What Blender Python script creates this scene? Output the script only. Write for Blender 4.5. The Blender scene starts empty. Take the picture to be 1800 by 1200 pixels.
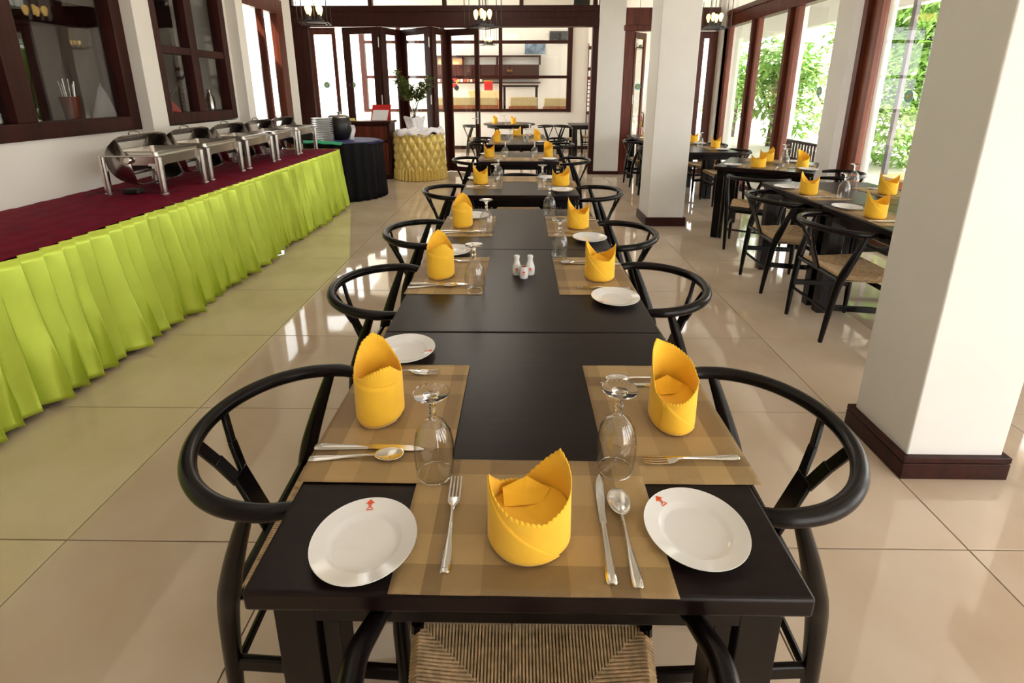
import bpy, math, random
from math import sin, cos, pi, radians
from mathutils import Vector, Matrix
random.seed(7)
S = bpy.context.scene
COL = S.collection

# ------------------------------------------------------------------ camera, world, lights, exposure
cam_d = bpy.data.cameras.new('camera')
cam = bpy.data.objects.new('camera', cam_d); COL.objects.link(cam)
cam_d.sensor_width = 36.0; cam_d.lens = 898/1800*36
cam_d.shift_y = -189/1800
cam_d.clip_start = 0.02; cam_d.clip_end = 200
PITCH = math.atan(253/898)
cam.location = (0, 0, 1.495)
cam.rotation_euler = (pi/2 - PITCH, 0, radians(0.74))
S.camera = cam

W = bpy.data.worlds.new('world'); S.world = W; W.use_nodes = True
bg = W.node_tree.nodes['Background']
bg.inputs['Color'].default_value = (1.0, 0.985, 0.965, 1); bg.inputs['Strength'].default_value = 2.6

def area(name, loc, rot, sx, sy, power, col=(1, 1, 1)):
    d = bpy.data.lights.new(name, 'AREA'); d.shape = 'RECTANGLE'; d.size = sx; d.size_y = sy
    d.energy = power; d.color = col
    o = bpy.data.objects.new(name, d); COL.objects.link(o); o.location = loc; o.rotation_euler = rot
    return o
sun_d = bpy.data.lights.new('sun', 'SUN'); sun_d.energy = 9.0; sun_d.angle = radians(1.2); sun_d.color = (1, .93, .8)
sun = bpy.data.objects.new('sun', sun_d); COL.objects.link(sun)
sun.rotation_euler = Vector((0.42, 0.5, -1.0)).to_track_quat('-Z', 'Y').to_euler()
area('added_fill_near', (-1.2, 2.2, 3.45), (0, 0, 0), 1.2, 3.5, 5, (1, .9, .75))  # added soft fill under the ceiling, no fixture modelled
area('added_fill_far', (-.6, 7.0, 3.45), (0, 0, 0), 1.2, 3.5, 22, (1, .93, .82))  # second added fill, brightens the far half of the room
S.view_settings.view_transform = 'Standard'; S.view_settings.look = 'None'
S.view_settings.gamma = 1.0; S.view_settings.use_curve_mapping = False
S.view_settings.exposure = 1.12

# ------------------------------------------------------------------ materials
def lin(c): return tuple(((x/12.92) if x <= .04045 else ((x+.055)/1.055)**2.4) for x in c)
def rgb(r, g, b): return lin((r/255, g/255, b/255))
def M(name, col, rough=.5, metal=0, spec=.5, var=0, vscale=6, bump=0, bscale=60, coat=0, stretch=None, sheen=0, trans=0):
    m = bpy.data.materials.new(name); m.use_nodes = True
    nt = m.node_tree; n = nt.nodes; b = n['Principled BSDF']
    b.inputs['Base Color'].default_value = (*col, 1); b.inputs['Roughness'].default_value = rough
    b.inputs['Metallic'].default_value = metal; b.inputs['Specular IOR Level'].default_value = spec
    if coat: b.inputs['Coat Weight'].default_value = coat; b.inputs['Coat Roughness'].default_value = .12
    if sheen: b.inputs['Sheen Weight'].default_value = sheen
    if var or bump:
        tc = n.new('ShaderNodeTexCoord'); mp = n.new('ShaderNodeMapping')
        nt.links.new(tc.outputs['Object'], mp.inputs['Vector'])
        if stretch: mp.inputs['Scale'].default_value = stretch
    if var:
        t = n.new('ShaderNodeTexNoise'); t.inputs['Scale'].default_value = vscale; t.inputs['Detail'].default_value = 5
        nt.links.new(mp.outputs['Vector'], t.inputs['Vector'])
        r = n.new('ShaderNodeValToRGB'); r.color_ramp.elements[0].position = .3; r.color_ramp.elements[1].position = .7
        r.color_ramp.elements[0].color = (*[c*(1-var) for c in col], 1)
        r.color_ramp.elements[1].color = (*[min(1, c*(1+var)) for c in col], 1)
        nt.links.new(t.outputs['Fac'], r.inputs['Fac']); nt.links.new(r.outputs['Color'], b.inputs['Base Color'])
    if bump:
        t = n.new('ShaderNodeTexNoise'); t.inputs['Scale'].default_value = bscale; t.inputs['Detail'].default_value = 3
        nt.links.new(mp.outputs['Vector'], t.inputs['Vector'])
        bp = n.new('ShaderNodeBump'); bp.inputs['Strength'].default_value = bump; bp.inputs['Distance'].default_value = .004
        nt.links.new(t.outputs['Fac'], bp.inputs['Height']); nt.links.new(bp.outputs['Normal'], b.inputs['Normal'])
    return m
BLACKWOOD = M('black_lacquered_wood', (.0035, .002, .0022), .27, spec=.25)
TOPWOOD = M('dark_stained_tabletop', (.008, .0035, .0035), .3, spec=.22, var=.35, vscale=4, stretch=(1, 14, 4), bump=.06, bscale=50)
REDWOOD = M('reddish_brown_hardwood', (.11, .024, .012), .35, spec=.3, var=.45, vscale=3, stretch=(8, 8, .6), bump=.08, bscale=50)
SIDEWOOD = M('sunlight_toned_brown_hardwood', rgb(122, 64, 42), .4, spec=.35, var=.3, vscale=3, stretch=(8, 8, .6))  # brown hardwood lightened: outside sunlight put into the colour
DARKRED = M('dark_brown_hardwood', (.036, .0075, .005), .38, spec=.22, var=.4, vscale=3, stretch=(8, 8, .6))
WARMWOOD = M('warm_teak', rgb(176, 104, 62), .4, var=.3, vscale=3, stretch=(8, 8, .6))
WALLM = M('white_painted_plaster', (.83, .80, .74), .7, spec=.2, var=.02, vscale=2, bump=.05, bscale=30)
COLM = M('white_column_paint', (.84, .83, .80), .6, spec=.25, var=.025, vscale=3, bump=.05, bscale=30)
CEILM = M('ceiling_paint', (.82, .80, .76), .8)
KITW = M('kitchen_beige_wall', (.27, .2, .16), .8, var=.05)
STEEL = M('polished_steel', (.66, .63, .59), .24, 1, var=.04, vscale=20)
CUTL = M('cutlery_steel', (.72, .70, .67), .2, 1)
STEELD = M('brushed_steel_dark', (.34, .31, .29), .25, 1)
PORC = M('white_porcelain', (.82, .82, .82), .12, spec=.5)
ORANGE = M('orange_print', rgb(226, 84, 30), .3)
NAPM = M('golden_napkin_cloth', rgb(255, 198, 58), .75, spec=.2, var=.05, vscale=25, bump=.12, bscale=400, sheen=.2)
CORD = M('paper_cord', (.66, .47, .27), .75, spec=.2, var=.3, vscale=60, bump=.3, bscale=300)
BURG = M('burgundy_cloth', (.17, .004, .022), .75, spec=.12, var=.2, vscale=8, bump=.2, bscale=300)
GREENC = M('lime_green_satin', rgb(202, 222, 82), .36, spec=.5, var=.06, vscale=5, bump=.08, bscale=200)
BLACKC = M('black_cloth', (.008, .008, .01), .8, spec=.15)
BLUEC = M('navy_blue_cloth', (.02, .022, .13), .6)
TEALC = M('emerald_cloth', rgb(48, 165, 118), .6)
GREENC.node_tree.nodes['Principled BSDF'].inputs['Metallic'].default_value = .4
GOLDC = M('gold_satin', rgb(240, 216, 130), .36, .35, spec=.4, var=.08, vscale=10)
TULLE = M('white_tulle', (.85, .83, .86), .8)
BLKMET = M('black_metal', (.008, .008, .008), .35, spec=.5)
GREYMET = M('grey_painted_metal', (.22, .21, .23), .5)
REDM = M('red_lacquer', rgb(196, 26, 26), .4)
WHITEM = M('white_paper', (.85, .85, .85), .6)
CREAM = M('cream_upholstery', rgb(214, 192, 140), .8, var=.05, vscale=8)
LEAFM = M('leaf_green', rgb(156, 196, 108), .5, var=.35, vscale=1.5)
LEAFD = M('leaf_dark_green', rgb(92, 108, 38), .45, var=.4, vscale=8)
BARK = M('bark', (.12, .08, .05), .9, var=.3)
GRNDM = M('pale_paving', (.62, .57, .50), .8, var=.1, vscale=3)
CABLE = M('black_plastic', (.01, .01, .01), .5)
HINGE = M('white_hinge_metal', (.75, .74, .70), .35, .3)
TEAL = M('teal_sticker', rgb(128, 186, 176), .5)
YEL = M('yellow_print', rgb(240, 190, 50), .5)
GREYPL = M('grey_concrete', (.45, .43, .42), .8, var=.1)

def thin_glass(name, tint, edge, f0=.045, rough=.01):
    m = bpy.data.materials.new(name); m.use_nodes = True; nt = m.node_tree; n = nt.nodes
    n.remove(n['Principled BSDF']); L = nt.links.new
    ge = n.new('ShaderNodeNewGeometry'); dt = n.new('ShaderNodeVectorMath'); dt.operation = 'DOT_PRODUCT'
    L(ge.outputs['Normal'], dt.inputs[0]); L(ge.outputs['Incoming'], dt.inputs[1])
    def mth(op, a, b=None):
        k = n.new('ShaderNodeMath'); k.operation = op
        for i_, v in enumerate((a, b)):
            if v is None: continue
            if isinstance(v, (int, float)): k.inputs[i_].default_value = v
            else: L(v, k.inputs[i_])
        return k.outputs[0]
    c = mth('ABSOLUTE', dt.outputs['Value']); ic = mth('SUBTRACT', 1.0, c); p5 = mth('POWER', ic, 5.0)
    fr = mth('ADD', mth('MULTIPLY', p5, 1-f0), f0)
    tr = n.new('ShaderNodeBsdfTransparent'); gl = n.new('ShaderNodeBsdfGlossy'); gl.inputs['Roughness'].default_value = rough
    rp = n.new('ShaderNodeValToRGB'); rp.color_ramp.elements[0].color = (*edge, 1); rp.color_ramp.elements[1].color = (*tint, 1)
    rp.color_ramp.elements[1].position = .3
    L(c, rp.inputs['Fac']); L(rp.outputs['Color'], tr.inputs['Color'])
    mx = n.new('ShaderNodeMixShader'); L(fr, mx.inputs[0]); L(tr.outputs[0], mx.inputs[1]); L(gl.outputs[0], mx.inputs[2])
    L(mx.outputs[0], n['Material Output'].inputs['Surface']); return m
WGLASS = thin_glass('window_glass', (.97, .98, .975), (.93, .95, .94), .035)
DGLASS = thin_glass('clear_drinking_glass', (.985, .985, .98), (.55, .54, .5), .075, .02)
SOLIDG = M('solid_clear_glass', (1, 1, 1), .0); SOLIDG.node_tree.nodes['Principled BSDF'].inputs['Transmission Weight'].default_value = 1.0
SOLIDG.node_tree.nodes['Principled BSDF'].inputs['IOR'].default_value = 1.48
def mat_bulb():
    m = bpy.data.materials.new('amber_bulb_glow'); m.use_nodes = True
    b = m.node_tree.nodes['Principled BSDF']; b.inputs['Base Color'].default_value = (1, .7, .25, 1)
    b.inputs['Emission Color'].default_value = (1, .62, .18, 1); b.inputs['Emission Strength'].default_value = 2.2
    return m
BULB = mat_bulb()
def mat_floor():
    m = M('polished_floor_tile', (.52, .45, .36), .045, spec=.7); nt = m.node_tree; n = nt.nodes; b = n['Principled BSDF']
    oi = n.new('ShaderNodeObjectInfo'); tc = n.new('ShaderNodeTexCoord')
    t = n.new('ShaderNodeTexNoise'); t.inputs['Scale'].default_value = 2.2; t.inputs['Detail'].default_value = 6
    nt.links.new(tc.outputs['Object'], t.inputs['Vector'])
    r = n.new('ShaderNodeValToRGB'); r.color_ramp.elements[0].color = (.55, .43, .315, 1); r.color_ramp.elements[1].color = (.63, .515, .40, 1)
    r.color_ramp.elements[0].position = .35; r.color_ramp.elements[1].position = .65
    nt.links.new(t.outputs['Fac'], r.inputs['Fac'])
    mr = n.new('ShaderNodeMapRange'); mr.inputs['To Min'].default_value = .965; mr.inputs['To Max'].default_value = 1.03
    nt.links.new(oi.outputs['Random'], mr.inputs['Value'])
    vm = n.new('ShaderNodeVectorMath'); vm.operation = 'SCALE'
    nt.links.new(r.outputs['Color'], vm.inputs[0]); nt.links.new(mr.outputs['Result'], vm.inputs['Scale'])
    nt.links.new(vm.outputs['Vector'], b.inputs['Base Color'])
    t2 = n.new('ShaderNodeTexNoise'); t2.inputs['Scale'].default_value = 5
    nt.links.new(tc.outputs['Object'], t2.inputs['Vector'])
    bp = n.new('ShaderNodeBump'); bp.inputs['Strength'].default_value = .03; bp.inputs['Distance'].default_value = .01
    nt.links.new(t2.outputs['Fac'], bp.inputs['Height']); nt.links.new(bp.outputs['Normal'], b.inputs['Normal'])
    return m
TILE = mat_floor()
GROUT = M('dark_grout', (.10, .07, .05), .8)
def mat_mat():
    m = M('woven_vinyl', (.36, .25, .11), .5, spec=.35); nt = m.node_tree; n = nt.nodes; b = n['Principled BSDF']
    tc = n.new('ShaderNodeTexCoord'); sx = n.new('ShaderNodeSeparateXYZ'); nt.links.new(tc.outputs['Object'], sx.inputs[0])
    def wave(axis, freq):
        a = n.new('ShaderNodeMath'); a.operation = 'MULTIPLY'; a.inputs[1].default_value = freq; nt.links.new(sx.outputs[axis], a.inputs[0])
        s = n.new('ShaderNodeMath'); s.operation = 'SINE'; nt.links.new(a.outputs[0], s.inputs[0]); return s
    wx, wy = wave(0, 2*pi/.0034), wave(1, 2*pi/.0034)
    pr = n.new('ShaderNodeMath'); pr.operation = 'MULTIPLY'; nt.links.new(wx.outputs[0], pr.inputs[0]); nt.links.new(wy.outputs[0], pr.inputs[1])
    # bands of the weave: lighter and darker stripes both ways
    def band(axis, stops):
        mr = n.new('ShaderNodeMapRange'); mr.inputs['From Min'].default_value = -.24; mr.inputs['From Max'].default_value = .24
        nt.links.new(sx.outputs[axis], mr.inputs['Value'])
        r = n.new('ShaderNodeValToRGB'); r.color_ramp.interpolation = 'CONSTANT'
        els = r.color_ramp.elements
        els[0].position = 0; els[0].color = (stops[0][1],)*3+(1,)
        els[1].position = stops[1][0]; els[1].color = (stops[1][1],)*3+(1,)
        for p, v in stops[2:]:
            e = els.new(p); e.color = (v, v, v, 1)
        nt.links.new(mr.outputs[0], r.inputs[0]); return r
    bx = band(0, [(0, .6), (.14, .35), (.2, .55), (.33, .42), (.62, .55), (.75, .35), (.84, .6)])
    by = band(1, [(0, .3), (.27, .3), (.3, .55), (.42, .42), (.56, .52), (.7, .5), (.72, .32)])
    ad = n.new('ShaderNodeMath'); ad.operation = 'ADD'; nt.links.new(bx.outputs[0], ad.inputs[0]); nt.links.new(by.outputs[0], ad.inputs[1])
    a2 = n.new('ShaderNodeMath'); a2.operation = 'MULTIPLY_ADD'; a2.inputs[1].default_value = .22
    nt.links.new(pr.outputs[0], a2.inputs[0]); nt.links.new(ad.outputs[0], a2.inputs[2])
    r = n.new('ShaderNodeValToRGB'); r.color_ramp.elements[0].position = .55; r.color_ramp.elements[1].position = 1.0
    sc = n.new('ShaderNodeMath'); sc.operation = 'MULTIPLY'; sc.inputs[1].default_value = .85
    r.color_ramp.elements[0].color = (*rgb(120, 96, 64), 1); r.color_ramp.elements[1].color = (*rgb(190, 160, 112), 1)
    nt.links.new(a2.outputs[0], sc.inputs[0]); nt.links.new(sc.outputs[0], r.inputs[0]); nt.links.new(r.outputs[0], b.inputs['Base Color'])
    bp = n.new('ShaderNodeBump'); bp.inputs['Strength'].default_value = .4; bp.inputs['Distance'].default_value = .001
    nt.links.new(pr.outputs[0], bp.inputs['Height']); nt.links.new(bp.outputs['Normal'], b.inputs['Normal'])
    return m
MATM = mat_mat()

# ------------------------------------------------------------------ mesh helpers
class MB:
    def __init__(s): s.v = []; s.f = []
    def add(s, vs, fs):
        o = len(s.v); s.v += [tuple(v) for v in vs]; s.f += [tuple(i+o for i in f) for f in fs]; return s
    def box(s, x0, x1, y0, y1, z0, z1):
        return s.add([(x0,y0,z0),(x1,y0,z0),(x1,y1,z0),(x0,y1,z0),(x0,y0,z1),(x1,y0,z1),(x1,y1,z1),(x0,y1,z1)],
              [(0,3,2,1),(4,5,6,7),(0,1,5,4),(1,2,6,5),(2,3,7,6),(3,0,4,7)])
    def bar(s, a, b, w, t, up=(0,0,1)):
        a = Vector(a); b = Vector(b); d = (b-a).normalized(); u = Vector(up)
        if abs(d.dot(u)) > .98: u = Vector((0,1,0))
        sd = d.cross(u).normalized(); u2 = sd.cross(d).normalized(); vs = []
        for p in (a, b):
            for i, j in ((-1,-1),(1,-1),(1,1),(-1,1)): vs.append(p + sd*w/2*i + u2*t/2*j)
        return s.add(vs, [(0,3,2,1),(4,5,6,7),(0,1,5,4),(1,2,6,5),(2,3,7,6),(3,0,4,7)])
    def tube(s, pts, r, n=10, smooth=0, flat=1.0):
        pts = [Vector(p) for p in pts]; rs = list(r) if isinstance(r, (list, tuple)) else [r]*len(pts)
        if smooth:
            q = []; qr = []; m = len(pts)
            for i in range(m-1):
                p0, p1, p2, p3 = pts[max(i-1,0)], pts[i], pts[i+1], pts[min(i+2,m-1)]
                for k in range(smooth):
                    t = k/smooth; t2 = t*t; t3 = t2*t
                    q.append(.5*((2*p1)+(-p0+p2)*t+(2*p0-5*p1+4*p2-p3)*t2+(-p0+3*p1-3*p2+p3)*t3)); qr.append(rs[i]+(rs[i+1]-rs[i])*t)
            q.append(pts[-1]); qr.append(rs[-1]); pts, rs = q, qr
        vs = []; m = len(pts); u = None
        for i, p in enumerate(pts):
            d = (pts[min(i+1,m-1)]-pts[max(i-1,0)]).normalized()
            if u is None:
                u = Vector((0,0,1)) if abs(d.z) < .9 else Vector((0,1,0))
            sd = d.cross(u).normalized(); u = sd.cross(d).normalized()
            for k in range(n):
                a = 2*pi*k/n; vs.append(p + sd*cos(a)*rs[i] + u*sin(a)*rs[i]*flat)
        fs = [(i*n+k, i*n+(k+1)%n, (i+1)*n+(k+1)%n, (i+1)*n+k) for i in range(m-1) for k in range(n)]
        fs += [tuple(range(n-1,-1,-1)), tuple((m-1)*n+k for k in range(n))]
        return s.add(vs, fs)
    def lathe(s, prof, n=32, c=(0,0,0), close=False):
        vs = []; fs = []; m = len(prof)
        for r, z in prof:
            for k in range(n):
                a = 2*pi*k/n; vs.append((c[0]+r*cos(a), c[1]+r*sin(a), c[2]+z))
        for i in range(m-1 if not close else m):
            j = (i+1) % m
            for k in range(n): fs.append((i*n+k, i*n+(k+1)%n, j*n+(k+1)%n, j*n+k))
        return s.add(vs, fs)
    def prism(s, poly, z0, z1):
        n = len(poly)
        return s.add([(x,y,z0) for x,y in poly]+[(x,y,z1) for x,y in poly],
             [tuple(range(n-1,-1,-1)), tuple(range(n,2*n))]+[(i,(i+1)%n,n+(i+1)%n,n+i) for i in range(n)])
    def grid(s, nu, nv, fn, wrap=False):
        vs = [fn(i/(nu), j/(nv)) for j in range(nv+1) for i in range(nu+(0 if wrap else 1))]
        w = nu if wrap else nu+1
        fs = [(j*w+i, j*w+(i+1)%w, (j+1)*w+(i+1)%w, (j+1)*w+i) for j in range(nv) for i in range(nu)]
        return s.add(vs, fs)
    def mesh(s, name, mat, smooth=True):
        me = bpy.data.meshes.new(name); me.from_pydata(s.v, [], s.f); me.materials.append(mat)
        if smooth:
            me.polygons.foreach_set('use_smooth', [True]*len(me.polygons))
            try: me.set_sharp_from_angle(angle=radians(38))
            except Exception: pass
        me.update(); return me
    def build(s, name, mat, parent=None, smooth=True, bevel=0, segs=2, solid=0, kind=None, label=None, off=0):
        o = bpy.data.objects.new(name, s.mesh(name, mat, smooth)); COL.objects.link(o)
        if parent is not None: o.parent = parent
        if solid:
            md = o.modifiers.new('solid', 'SOLIDIFY'); md.thickness = solid; md.offset = off
        if bevel:
            md = o.modifiers.new('bevel', 'BEVEL'); md.width = bevel; md.segments = segs; md.limit_method = 'ANGLE'; md.angle_limit = radians(40)
        if kind: o['kind'] = kind
        if label: o['label'] = label
        return o
def tag(o, label, cat, group=None, kind=None):
    o['label'] = label; o['category'] = cat
    if group: o['group'] = group
    if kind: o['kind'] = kind
    return o
def empty(name, loc=(0,0,0), rz=0):
    o = bpy.data.objects.new(name, None); COL.objects.link(o); o.location = loc; o.rotation_euler = (0,0,rz)
    o.empty_display_size = .1; return o
def copy_tree(o, parent=None):
    c = o.copy(); COL.objects.link(c)
    if parent is not None: c.parent = parent
    for ch in [x for x in KIDS.get(o.name, [])]: copy_tree(ch, c)
    return c
KIDS = {}
def index_kids(o):
    KIDS[o.name] = list(o.children)
    for ch in o.children: index_kids(ch)
class Proto:
    def __init__(s, root): s.root = root; s.used = False; bpy.context.view_layer.update(); index_kids(root)
    def put(s, loc, rz=0, label=None, cat=None, group=None):
        if not s.used: o = s.root; s.used = True
        else: o = copy_tree(s.root)
        o.location = loc; o.rotation_euler = (0, 0, rz)
        tag(o, label, cat, group); return o
def struct(o): o['kind'] = 'structure'; return o

# ------------------------------------------------------------------ the setting: floor of tiles
BY = 9.45; CZ = 3.55
fl = struct(MB().box(-3.95, 3.5, -2.4, BY, -.12, -.012).build('floor', GROUT, smooth=False))
xs = [-3.95]+[-.015+.77*k for k in range(-5, 5) if -3.9 < -.015+.77*k < 3.45]+[3.5]
ys = [-2.4]+[1.392+.763*k for k in range(-4, 11) if 1.392+.763*k < BY-.1]+[BY]
tmesh = {}
for i in range(len(xs)-1):
    for j in range(len(ys)-1):
        w, d = xs[i+1]-xs[i], ys[j+1]-ys[j]; key = (round(w,2), round(d,2))
        if key not in tmesh:
            g = .0022; h = .003; wx, wy = w/2-g, d/2-g
            b = MB(); b.add([(-wx,-wy,-.012),(wx,-wy,-.012),(wx,wy,-.012),(-wx,wy,-.012),(-wx,-wy,-.001),(wx,-wy,-.001),(wx,wy,-.001),(-wx,wy,-.001),
                 (-wx+.001,-wy+.001,0),(wx-.001,-wy+.001,0),(wx-.001,wy-.001,0),(-wx+.001,wy-.001,0)],
                 [(8,9,10,11),(0,1,5,4),(1,2,6,5),(2,3,7,6),(3,0,4,7),(4,5,9,8),(5,6,10,9),(6,7,11,10),(7,4,8,11)])
            tmesh[key] = b.mesh('floor_tile', TILE, False)
        o = bpy.data.objects.new('floor_tile', tmesh[key]); COL.objects.link(o); o.parent = fl
        o.location = ((xs[i]+xs[i+1])/2, (ys[j]+ys[j+1])/2, 0)
# outside ground
g = struct(MB().box(-30, -3.95, -8, 60, -.2, -.03).box(3.5, 30, -8, 60, -.2, -.03).box(-3.95, 3.5, -8, -2.4, -.2, -.03).box(-3.95, 3.5, 13.6, 60, -.2, -.03).build('ground_outside', GRNDM, smooth=False))
struct(MB().box(-3.95, 3.5, BY, 13.5, -.12, -.002).build('veranda_floor', TILE, smooth=False))
struct(MB().box(-3.95, 3.9, -2.4, BY+.1, CZ, CZ+.15).build('ceiling', CEILM, smooth=False))

# left wall ---------------------------------------------------------------------------------
LX = -3.3
lw = MB()
lw.box(LX-.15, LX, -2.4, 6.32, 0, 1.165).box(LX-.15, LX, -2.4, 6.32, 3.0, CZ)
lw.box(LX-.15, LX, -2.4, 1.9, 1.165, 3.0).box(LX-.15, LX, 4.5, 4.84, 1.165, 3.0).box(LX-.15, LX, 6.08, 6.32, 1.165, 3.0)
lw.box(-3.95, LX-.15, 6.2, 6.32, 0, CZ)
lw.box(-3.6, -3.42, 7.88, 8.2, 0, CZ).prism([(-3.6, 8.2), (-3.5, 8.2), (-3.95, BY), (-4.05, BY)], 0, CZ)
lw.box(-3.5, -3.4, 6.32, 7.88, 2.72, CZ)
struct(lw.build('wall_left', WALLM, smooth=False))
struct(MB().box(LX, LX+.12, 4.5, 4.71, 0, CZ).build('trim_1', WALLM, bevel=.004))
struct(MB().box(LX, LX+.12, 6.16, 6.32, 0, CZ).build('trim_2', WALLM, bevel=.004))
def frame_y(name, x0, x1, y0, y1, z0, z1, t, mat, mulls=(), rails=(), mt=.1, panes=True, glassx=None):
    """window or door frame lying in a plane of constant x"""
    root = struct(empty(name, ((x0+x1)/2, (y0+y1)/2, z0)))
    cx, cy = (x0+x1)/2, (y0+y1)/2; hx = (x1-x0)/2
    def part(nm, a, b, c, d, m=mat, th=None, bv=.004):
        h = th if th else hx
        MB().box(-h, h, a-cy, b-cy, c-z0, d-z0).build(nm, m, root, bevel=bv)
    part('frame_stile', y0, y0+t, z0, z1); part('frame_stile', y1-t, y1, z0, z1)
    part('frame_rail', y0+t, y1-t, z0, z0+t); part('frame_rail', y0+t, y1-t, z1-t, z1)
    ysp = [y0+t]+[v for m_ in mulls for v in (m_-mt/2, m_+mt/2)]+[y1-t]
    for m_ in mulls: part('mullion', m_-mt/2, m_+mt/2, z0+t, z1-t, th=hx*.9)
    zsp = [z0+t]+[v for r_ in rails for v in (r_-.035, r_+.035)]+[z1-t]
    for k in range(0, len(ysp), 2):
        for r_ in rails: part('glazing_bar', ysp[k], ysp[k+1], r_-.035, r_+.035, th=hx*.8)
        if panes:
            for q in range(0, len(zsp), 2):
                part('pane', ysp[k]-.005, ysp[k+1]+.005, zsp[q]-.005, zsp[q+1]+.005, WGLASS, .003, 0)
    return root
frame_y('window_1', LX-.1, LX+.02, 1.9, 4.5, 1.165, 3.0, .115, DARKRED, mulls=(3.46,), mt=.15)
frame_y('window_2', LX-.1, LX+.02, 4.84, 6.08, 1.18, 3.0, .1, DARKRED, mulls=(5.44,), rails=(1.86,), mt=.12)
frame_y('window_3', -3.5, -3.4, 6.32, 7.88, 0, 2.72, .2, REDWOOD, mulls=(7.28,), mt=.05)
# kitchen behind the two left windows
kx = -5.2
kb = MB().box(kx-.1, kx, .8, 9.1, 0, 3).prism([(LX-.15, 6.2), (LX-.15, 6.3), (-3.62, 6.42), (kx, 9.25), (kx, 9.1), (-3.6, 6.25)], 0, 3).box(kx, LX-.15, .8, .9, 0, 3).box(kx, LX-.15, .8, 6.2, 3.0, 3.1).prism([(LX-.15, 6.2), (kx, 9.1), (kx, 6.2)], 3.0, 3.1).box(kx, LX-.15, .8, 6.2, -.1, 0).prism([(LX-.15, 6.2), (kx, 9.1), (kx, 6.2)], -.1, 0)
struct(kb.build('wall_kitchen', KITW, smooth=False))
struct(MB().box(kx, kx+.05, 6.55, 6.8, 0, 2.45).box(kx, kx+.05, 5.3, 5.72, 0, 2.45).box(kx, kx+.05, 5.3, 6.8, 2.2, 2.45).box(kx, kx+.05, 3.2, 5.2, 0, 2.45).build('trim_3', DARKRED, smooth=False))
kc = MB().box(-4.1, LX-.17, 1.2, 6.05, 1.18, 1.24).box(-4.06, LX-.2, 1.3, 5.9, 0, 1.18).build('kitchen_counter', STEELD, bevel=.004)
tag(kc, 'steel kitchen counter just inside the dark framed windows', 'counter')

# right glazed wall --------------------------------------------------------------------------
RX = 3.5
rw = MB().box(RX-.04, RX+.12, -2.4, BY+.1, 3.1, CZ)
rw.box(RX-.08, RX+.14, 9.2, BY+.1, 0, CZ)
struct(rw.build('wall_right', WALLM, smooth=False))
struct(MB().box(RX-.03, RX+.11, -2.4, 9.2, 2.5, 2.76).box(RX-.05, RX-.03, -2.4, 9.2, 2.68, 2.74).build('trim_4', REDWOOD, bevel=.004, label=None))
struct(MB().box(3.395, 3.55, 5.64, 5.92, 0, CZ).build('trim_5', COLM, bevel=.004))
def post(nm, y0, y1, mat=REDWOOD):
    b = MB(); n_ = max(2, round((y1-y0)/.075)); w = (y1-y0)/n_
    for k in range(n_): b.box(RX-.02+.01*(k%2), RX+.05, y0+k*w+.002, y0+(k+1)*w-.002, 0, 2.5)
    return b
bays = [(9.2, 9.06), (8.1, 8.0), (7.04, 6.9), (5.5, 5.34), (4.2, 4.05), (2.9, 2.65), (1.5, 1.25), (.1, -.15), (-1.2, -1.4)]
for k, (a, b_) in enumerate(bays):
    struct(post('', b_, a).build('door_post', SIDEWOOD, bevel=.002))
    struct(MB().box(RX-.06, RX+.05, a, a+.07, 0, 2.5).build('door_jamb', REDWOOD, bevel=.003))
for k in range(len(bays)-1):
    y1, y0 = bays[k][1], bays[k+1][0]
    if y0 < 5.7 < y1: y0 = 5.5
    o = struct(empty('window_%d' % (k+4), (RX+.03, (y0+y1)/2, 0)))
    h = (y1-y0)/2
    MB().box(-.003, .003, -h, h, .06, 2.5).build('pane', WGLASS, o)
    MB().box(-.02, .02, -h, h, 0, .07).build('frame_rail', REDWOOD, o, bevel=.003)
    MB().box(-.003, .003, -h, h, 2.76, 3.1).build('transom_pane', WGLASS, o)
# small round stickers on the glass
def sticker(x, y, z, ax, lab, r=.055):
    root = tag(empty('window_sticker', (x, y, z)), lab, 'sticker', 'round stickers on the door glass')
    b = MB(); c = MB()
    n = 20
    for bb, rr, t in ((b, r, .002), (c, r*.5, .004)):
        vs = []
        for s_ in (-1, 1):
            for k in range(n if bb is b else 10):
                a = 2*pi*k/(n if bb is b else 10); q = rr if bb is b or k % 2 == 0 else rr*.5
                vs.append((t*s_, cos(a)*q, sin(a)*q) if ax == 'x' else (cos(a)*q, t*s_, sin(a)*q))
        m = n if bb is b else 10
        bb.add(vs, [tuple(range(m)), tuple(range(2*m-1, m-1, -1))]+[(i, (i+1) % m, m+(i+1) % m, m+i) for i in range(m)])
    b.build('disc', TEAL, root); c.build('emblem', YEL, root)
    return root

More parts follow.
